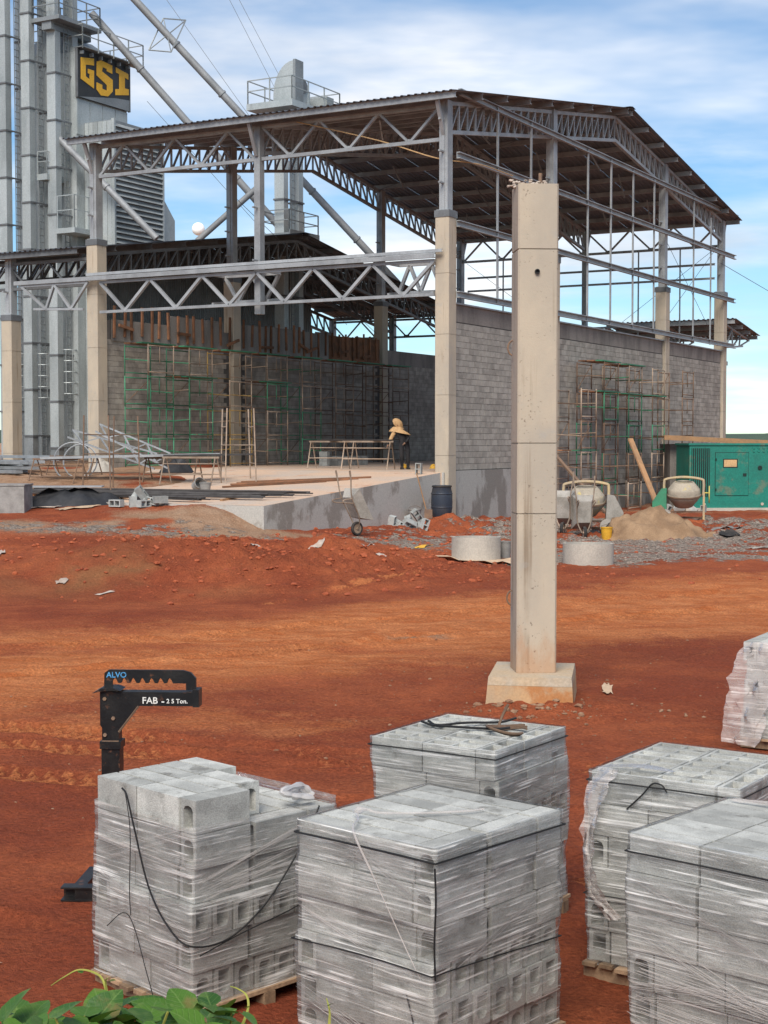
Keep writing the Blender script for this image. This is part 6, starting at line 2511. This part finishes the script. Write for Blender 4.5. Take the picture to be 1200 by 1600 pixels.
tendril([Vector((-0.815, 4.400, 1.524)), Vector((-0.826, 4.420, 1.569)), Vector((-0.854, 4.460, 1.601)), Vector((-0.920, 4.500, 1.604)), Vector((-0.973, 4.520, 1.574)), Vector((-1.019, 4.550, 1.537))])
tendril([Vector((-0.811, 4.400, 1.534)), Vector((-0.824, 4.400, 1.601)), Vector((-0.814, 4.380, 1.622))])
tendril([Vector((-0.421, 4.400, 1.468)), Vector((-0.404, 4.420, 1.517)), Vector((-0.412, 4.450, 1.544)), Vector((-0.439, 4.470, 1.556)), Vector((-0.465, 4.500, 1.553))])
tendril([Vector((-0.159, 4.300, 1.508)), Vector((-0.158, 4.320, 1.545)), Vector((-0.168, 4.340, 1.576))])
for p0 in (Vector((-0.811, 4.400, 1.605)), Vector((-0.920, 4.500, 1.595)), Vector((-0.413, 4.420, 1.517)), Vector((-0.792, 4.380, 1.565)), Vector((-0.163, 4.300, 1.568))):
    i = 1
    p = p0 - Vector((-.7, 4.3, H(-.7, 4.3)))
    link('leaf', leaf_mes[i], vine, Matrix.Translation(p) @ Euler((rv.uniform(.2, 1), rv.uniform(-.5, .5), rv.uniform(0, 6))).to_matrix().to_4x4() @ Matrix.Diagonal((.3, .3, .3, 1)))

# ---------------------------------------------------------------- worker on the hall floor
q = HALL @ Vector((4.1, 2.0, FLOOR))
q = Vector((.62, 54.5, FLOOR))
wk = thing('person', 'person bending in tan hood and sleeves over dark work clothes on the hall floor', 'person', M=Matrix.Translation((q.x, q.y, FLOOR)) @ Matrix.Rotation(R(8), 4, 'Z') @ Matrix.Diagonal((1.06, 1.06, 1.06, 1)))


def skin_obj(name, verts, edges, radii, m, parent, root=0, lvl=2):
    me = bpy.data.meshes.new(name)
    me.from_pydata(verts, edges, [])
    me.materials.append(MATS[m])
    o = link(name, me, parent)
    sk = o.modifiers.new('skin', 'SKIN')
    sk.use_smooth_shade = True
    for i, r_ in enumerate(radii):
        d = me.skin_vertices[0].data[i]
        d.radius = r_ if isinstance(r_, tuple) else (r_, r_)
        d.use_root = (i == root)
    ss = o.modifiers.new('sub', 'SUBSURF')
    ss.levels = lvl
    ss.render_levels = lvl
    return o


# local frame: +x to the right in the photo, -y towards the camera; the figure leans to the left
V = [(.10, .0, .92), (.05, .0, 1.08), (-.03, 0, 1.25), (-.08, 0, 1.38),          # pelvis, waist, chest, neck base
     (.21, .03, .88), (.22, -.06, .50), (.24, .02, .08), (.22, -.12, .04),        # right leg
     (.01, -.02, .88), (.0, -.10, .50), (.03, -.02, .08), (.01, -.16, .04),       # left leg
     (-.24, -.04, 1.30), (-.36, -.10, 1.08), (-.46, -.16, .86),                   # left arm reaching down
     (.12, -.03, 1.28), (.24, -.12, 1.06), (.12, -.26, .92)]                      # right arm bent
Ed = [(0, 1), (1, 2), (2, 3), (0, 4), (4, 5), (5, 6), (6, 7), (0, 8), (8, 9), (9, 10), (10, 11), (2, 12), (12, 13), (13, 14), (2, 15), (15, 16), (16, 17)]
Rd = [(.16, .12), (.15, .11), (.19, .13), (.075, .07), (.10, .10), (.075, .075), (.055, .055), (.05, .04), (.10, .10), (.075, .075), (.055, .055), (.05, .04), .07, .052, .040, .07, .052, .040]
skin_obj('body', V, Ed, Rd, 'cloth_dark', wk)
# head with face, under the hood
hd = MB()
for (cx_, cy_, cz_, rx, ry, rz_, n1, n2) in ((-.12, -.02, 1.53, .078, .095, .115, 12, 9),):
    vs, fs = [], []
    for i in range(n2 + 1):
        ph = math.pi * i / n2
        for k in range(n1):
            th = 2 * math.pi * k / n1
            vs.append((cx_ + rx * math.sin(ph) * math.cos(th), cy_ + ry * math.sin(ph) * math.sin(th), cz_ + rz_ * math.cos(ph)))
    for i in range(n2):
        for k in range(n1):
            fs.append((i * n1 + k, i * n1 + (k + 1) % n1, (i + 1) * n1 + (k + 1) % n1, (i + 1) * n1 + k))
    hd.add(vs, fs, None, True)
hd.add([(-.21, -.05, 1.535), (-.235, -.05, 1.505), (-.205, -.035, 1.50), (-.205, -.065, 1.50)], [(0, 1, 2), (0, 3, 1), (1, 3, 2)])
for s in (-.035, .012):
    hd.box((-.196, s - .03, 1.548), (-.185, s - .01, 1.558))
hd.box((-.198, -.055, 1.468), (-.185, -.02, 1.474))
hd.build('head', 'skin', wk)
# hood with neck cape
hv = MB()
prof = [(.03, 1.735), (.11, 1.70), (.155, 1.62), (.16, 1.53), (.125, 1.44), (.19, 1.38), (.29, 1.31), (.36, 1.22)]
n1 = 18
vs, fs = [], []
for r_, z in prof:
    for k in range(n1):
        th = 2 * math.pi * k / n1
        rr = r_ * (1 + .06 * math.sin(th * 5 + z * 14) + .12 * math.sin(th * 3 + z * 9) * (z < 1.45))
        shx = -.10 + (1.5 - z) * .34
        vs.append((shx + rr * math.cos(th), -.0 + rr * .72 * math.sin(th), z - (.07 * math.cos(th) if z < 1.4 else 0)))
for i in range(len(prof) - 1):
    for k in range(n1):
        if 1 < i < 5 and k in (8, 9):
            continue
        fs.append((i * n1 + k, i * n1 + (k + 1) % n1, (i + 1) * n1 + (k + 1) % n1, (i + 1) * n1 + k))
hv.add(vs, fs, None, True)
hv.build('hood', 'cloth_tan', wk)
skin_obj('sleeve', [(-.22, -.03, 1.30), (-.34, -.095, 1.10), (-.45, -.155, .88)], [(0, 1), (1, 2)], [.085, .07, .058], 'cloth_tan', wk, 0, 2)


def hand(wx, wy, wz, dx, dz, parent):
    """palm and five curled fingers"""
    Vh = [(wx, wy, wz), (wx + dx * .05, wy, wz + dz * .05)]
    Eh = [(0, 1)]
    Rh = [.026, .03]
    skin_obj('hand', Vh + [(wx + dx * .09, wy, wz + dz * .09)], Eh + [(1, 2)], Rh + [.028], 'skin', parent, 0, 1)
    fb = MB()
    for i, (o, ln) in enumerate(((-.027, .055), (-.009, .065), (.009, .06), (.027, .048))):
        p0 = Vector((wx + dx * .085, wy + o, wz + dz * .085))
        p1_ = p0 + Vector((dx * ln * .6, 0, dz * ln * .6))
        p2_ = p1_ + Vector((dx * ln * .3 + .012, -.01, dz * ln * .45))
        fb.tube([p0, p1_, p2_], [.010, .009, .007], 6)
    p0 = Vector((wx + dx * .03, wy - .03, wz + dz * .03))
    fb.tube([p0, p0 + Vector((dx * .03 + .01, -.025, dz * .03)), p0 + Vector((dx * .06 + .015, -.03, dz * .055))], [.011, .010, .008], 6)
    fb.build('fingers', 'skin', parent)


hand(-.465, -.165, .85, -.45, -.9, wk)
hand(.10, -.28, .91, -.7, -.6, wk)
b = MB()
for s, x in ((0, .23), (1, .02)):
    b.box((x - .05, -.22 + .02 * s, 0), (x + .05, .06, .07))
b.build('boots', 'rubber', wk)
# hard hats lying on the floor
for x, y, lab in ((.95, 57.0, 'yellow hard hat lying on the hall floor behind the worker'), (2.85, 56.2, 'yellow hard hat lying by the corner column')):
    pass
for p, lab in ((Vector((0.742, 56.5, 0)), 'yellow hard hat lying on boards beside the worker'), (Vector((1.827, 56.0, 0)), 'yellow hard hat lying next to the corner column')):
    b = MB()
    b.lathe([(.16, 0), (.15, .012), (.125, .02), (.12, .08), (.09, .135), (.04, .16), (0, .165)], 16)
    h_ = tag(b.build('hard_hat', 'hat_yellow', None, Matrix.Translation((p.x, p.y, FLOOR + .003))), lab, 'hard hat')
    b = MB().box((-.015, -.12, .12), (.015, .12, .17))
    b.build('ridge', 'hat_yellow', h_)
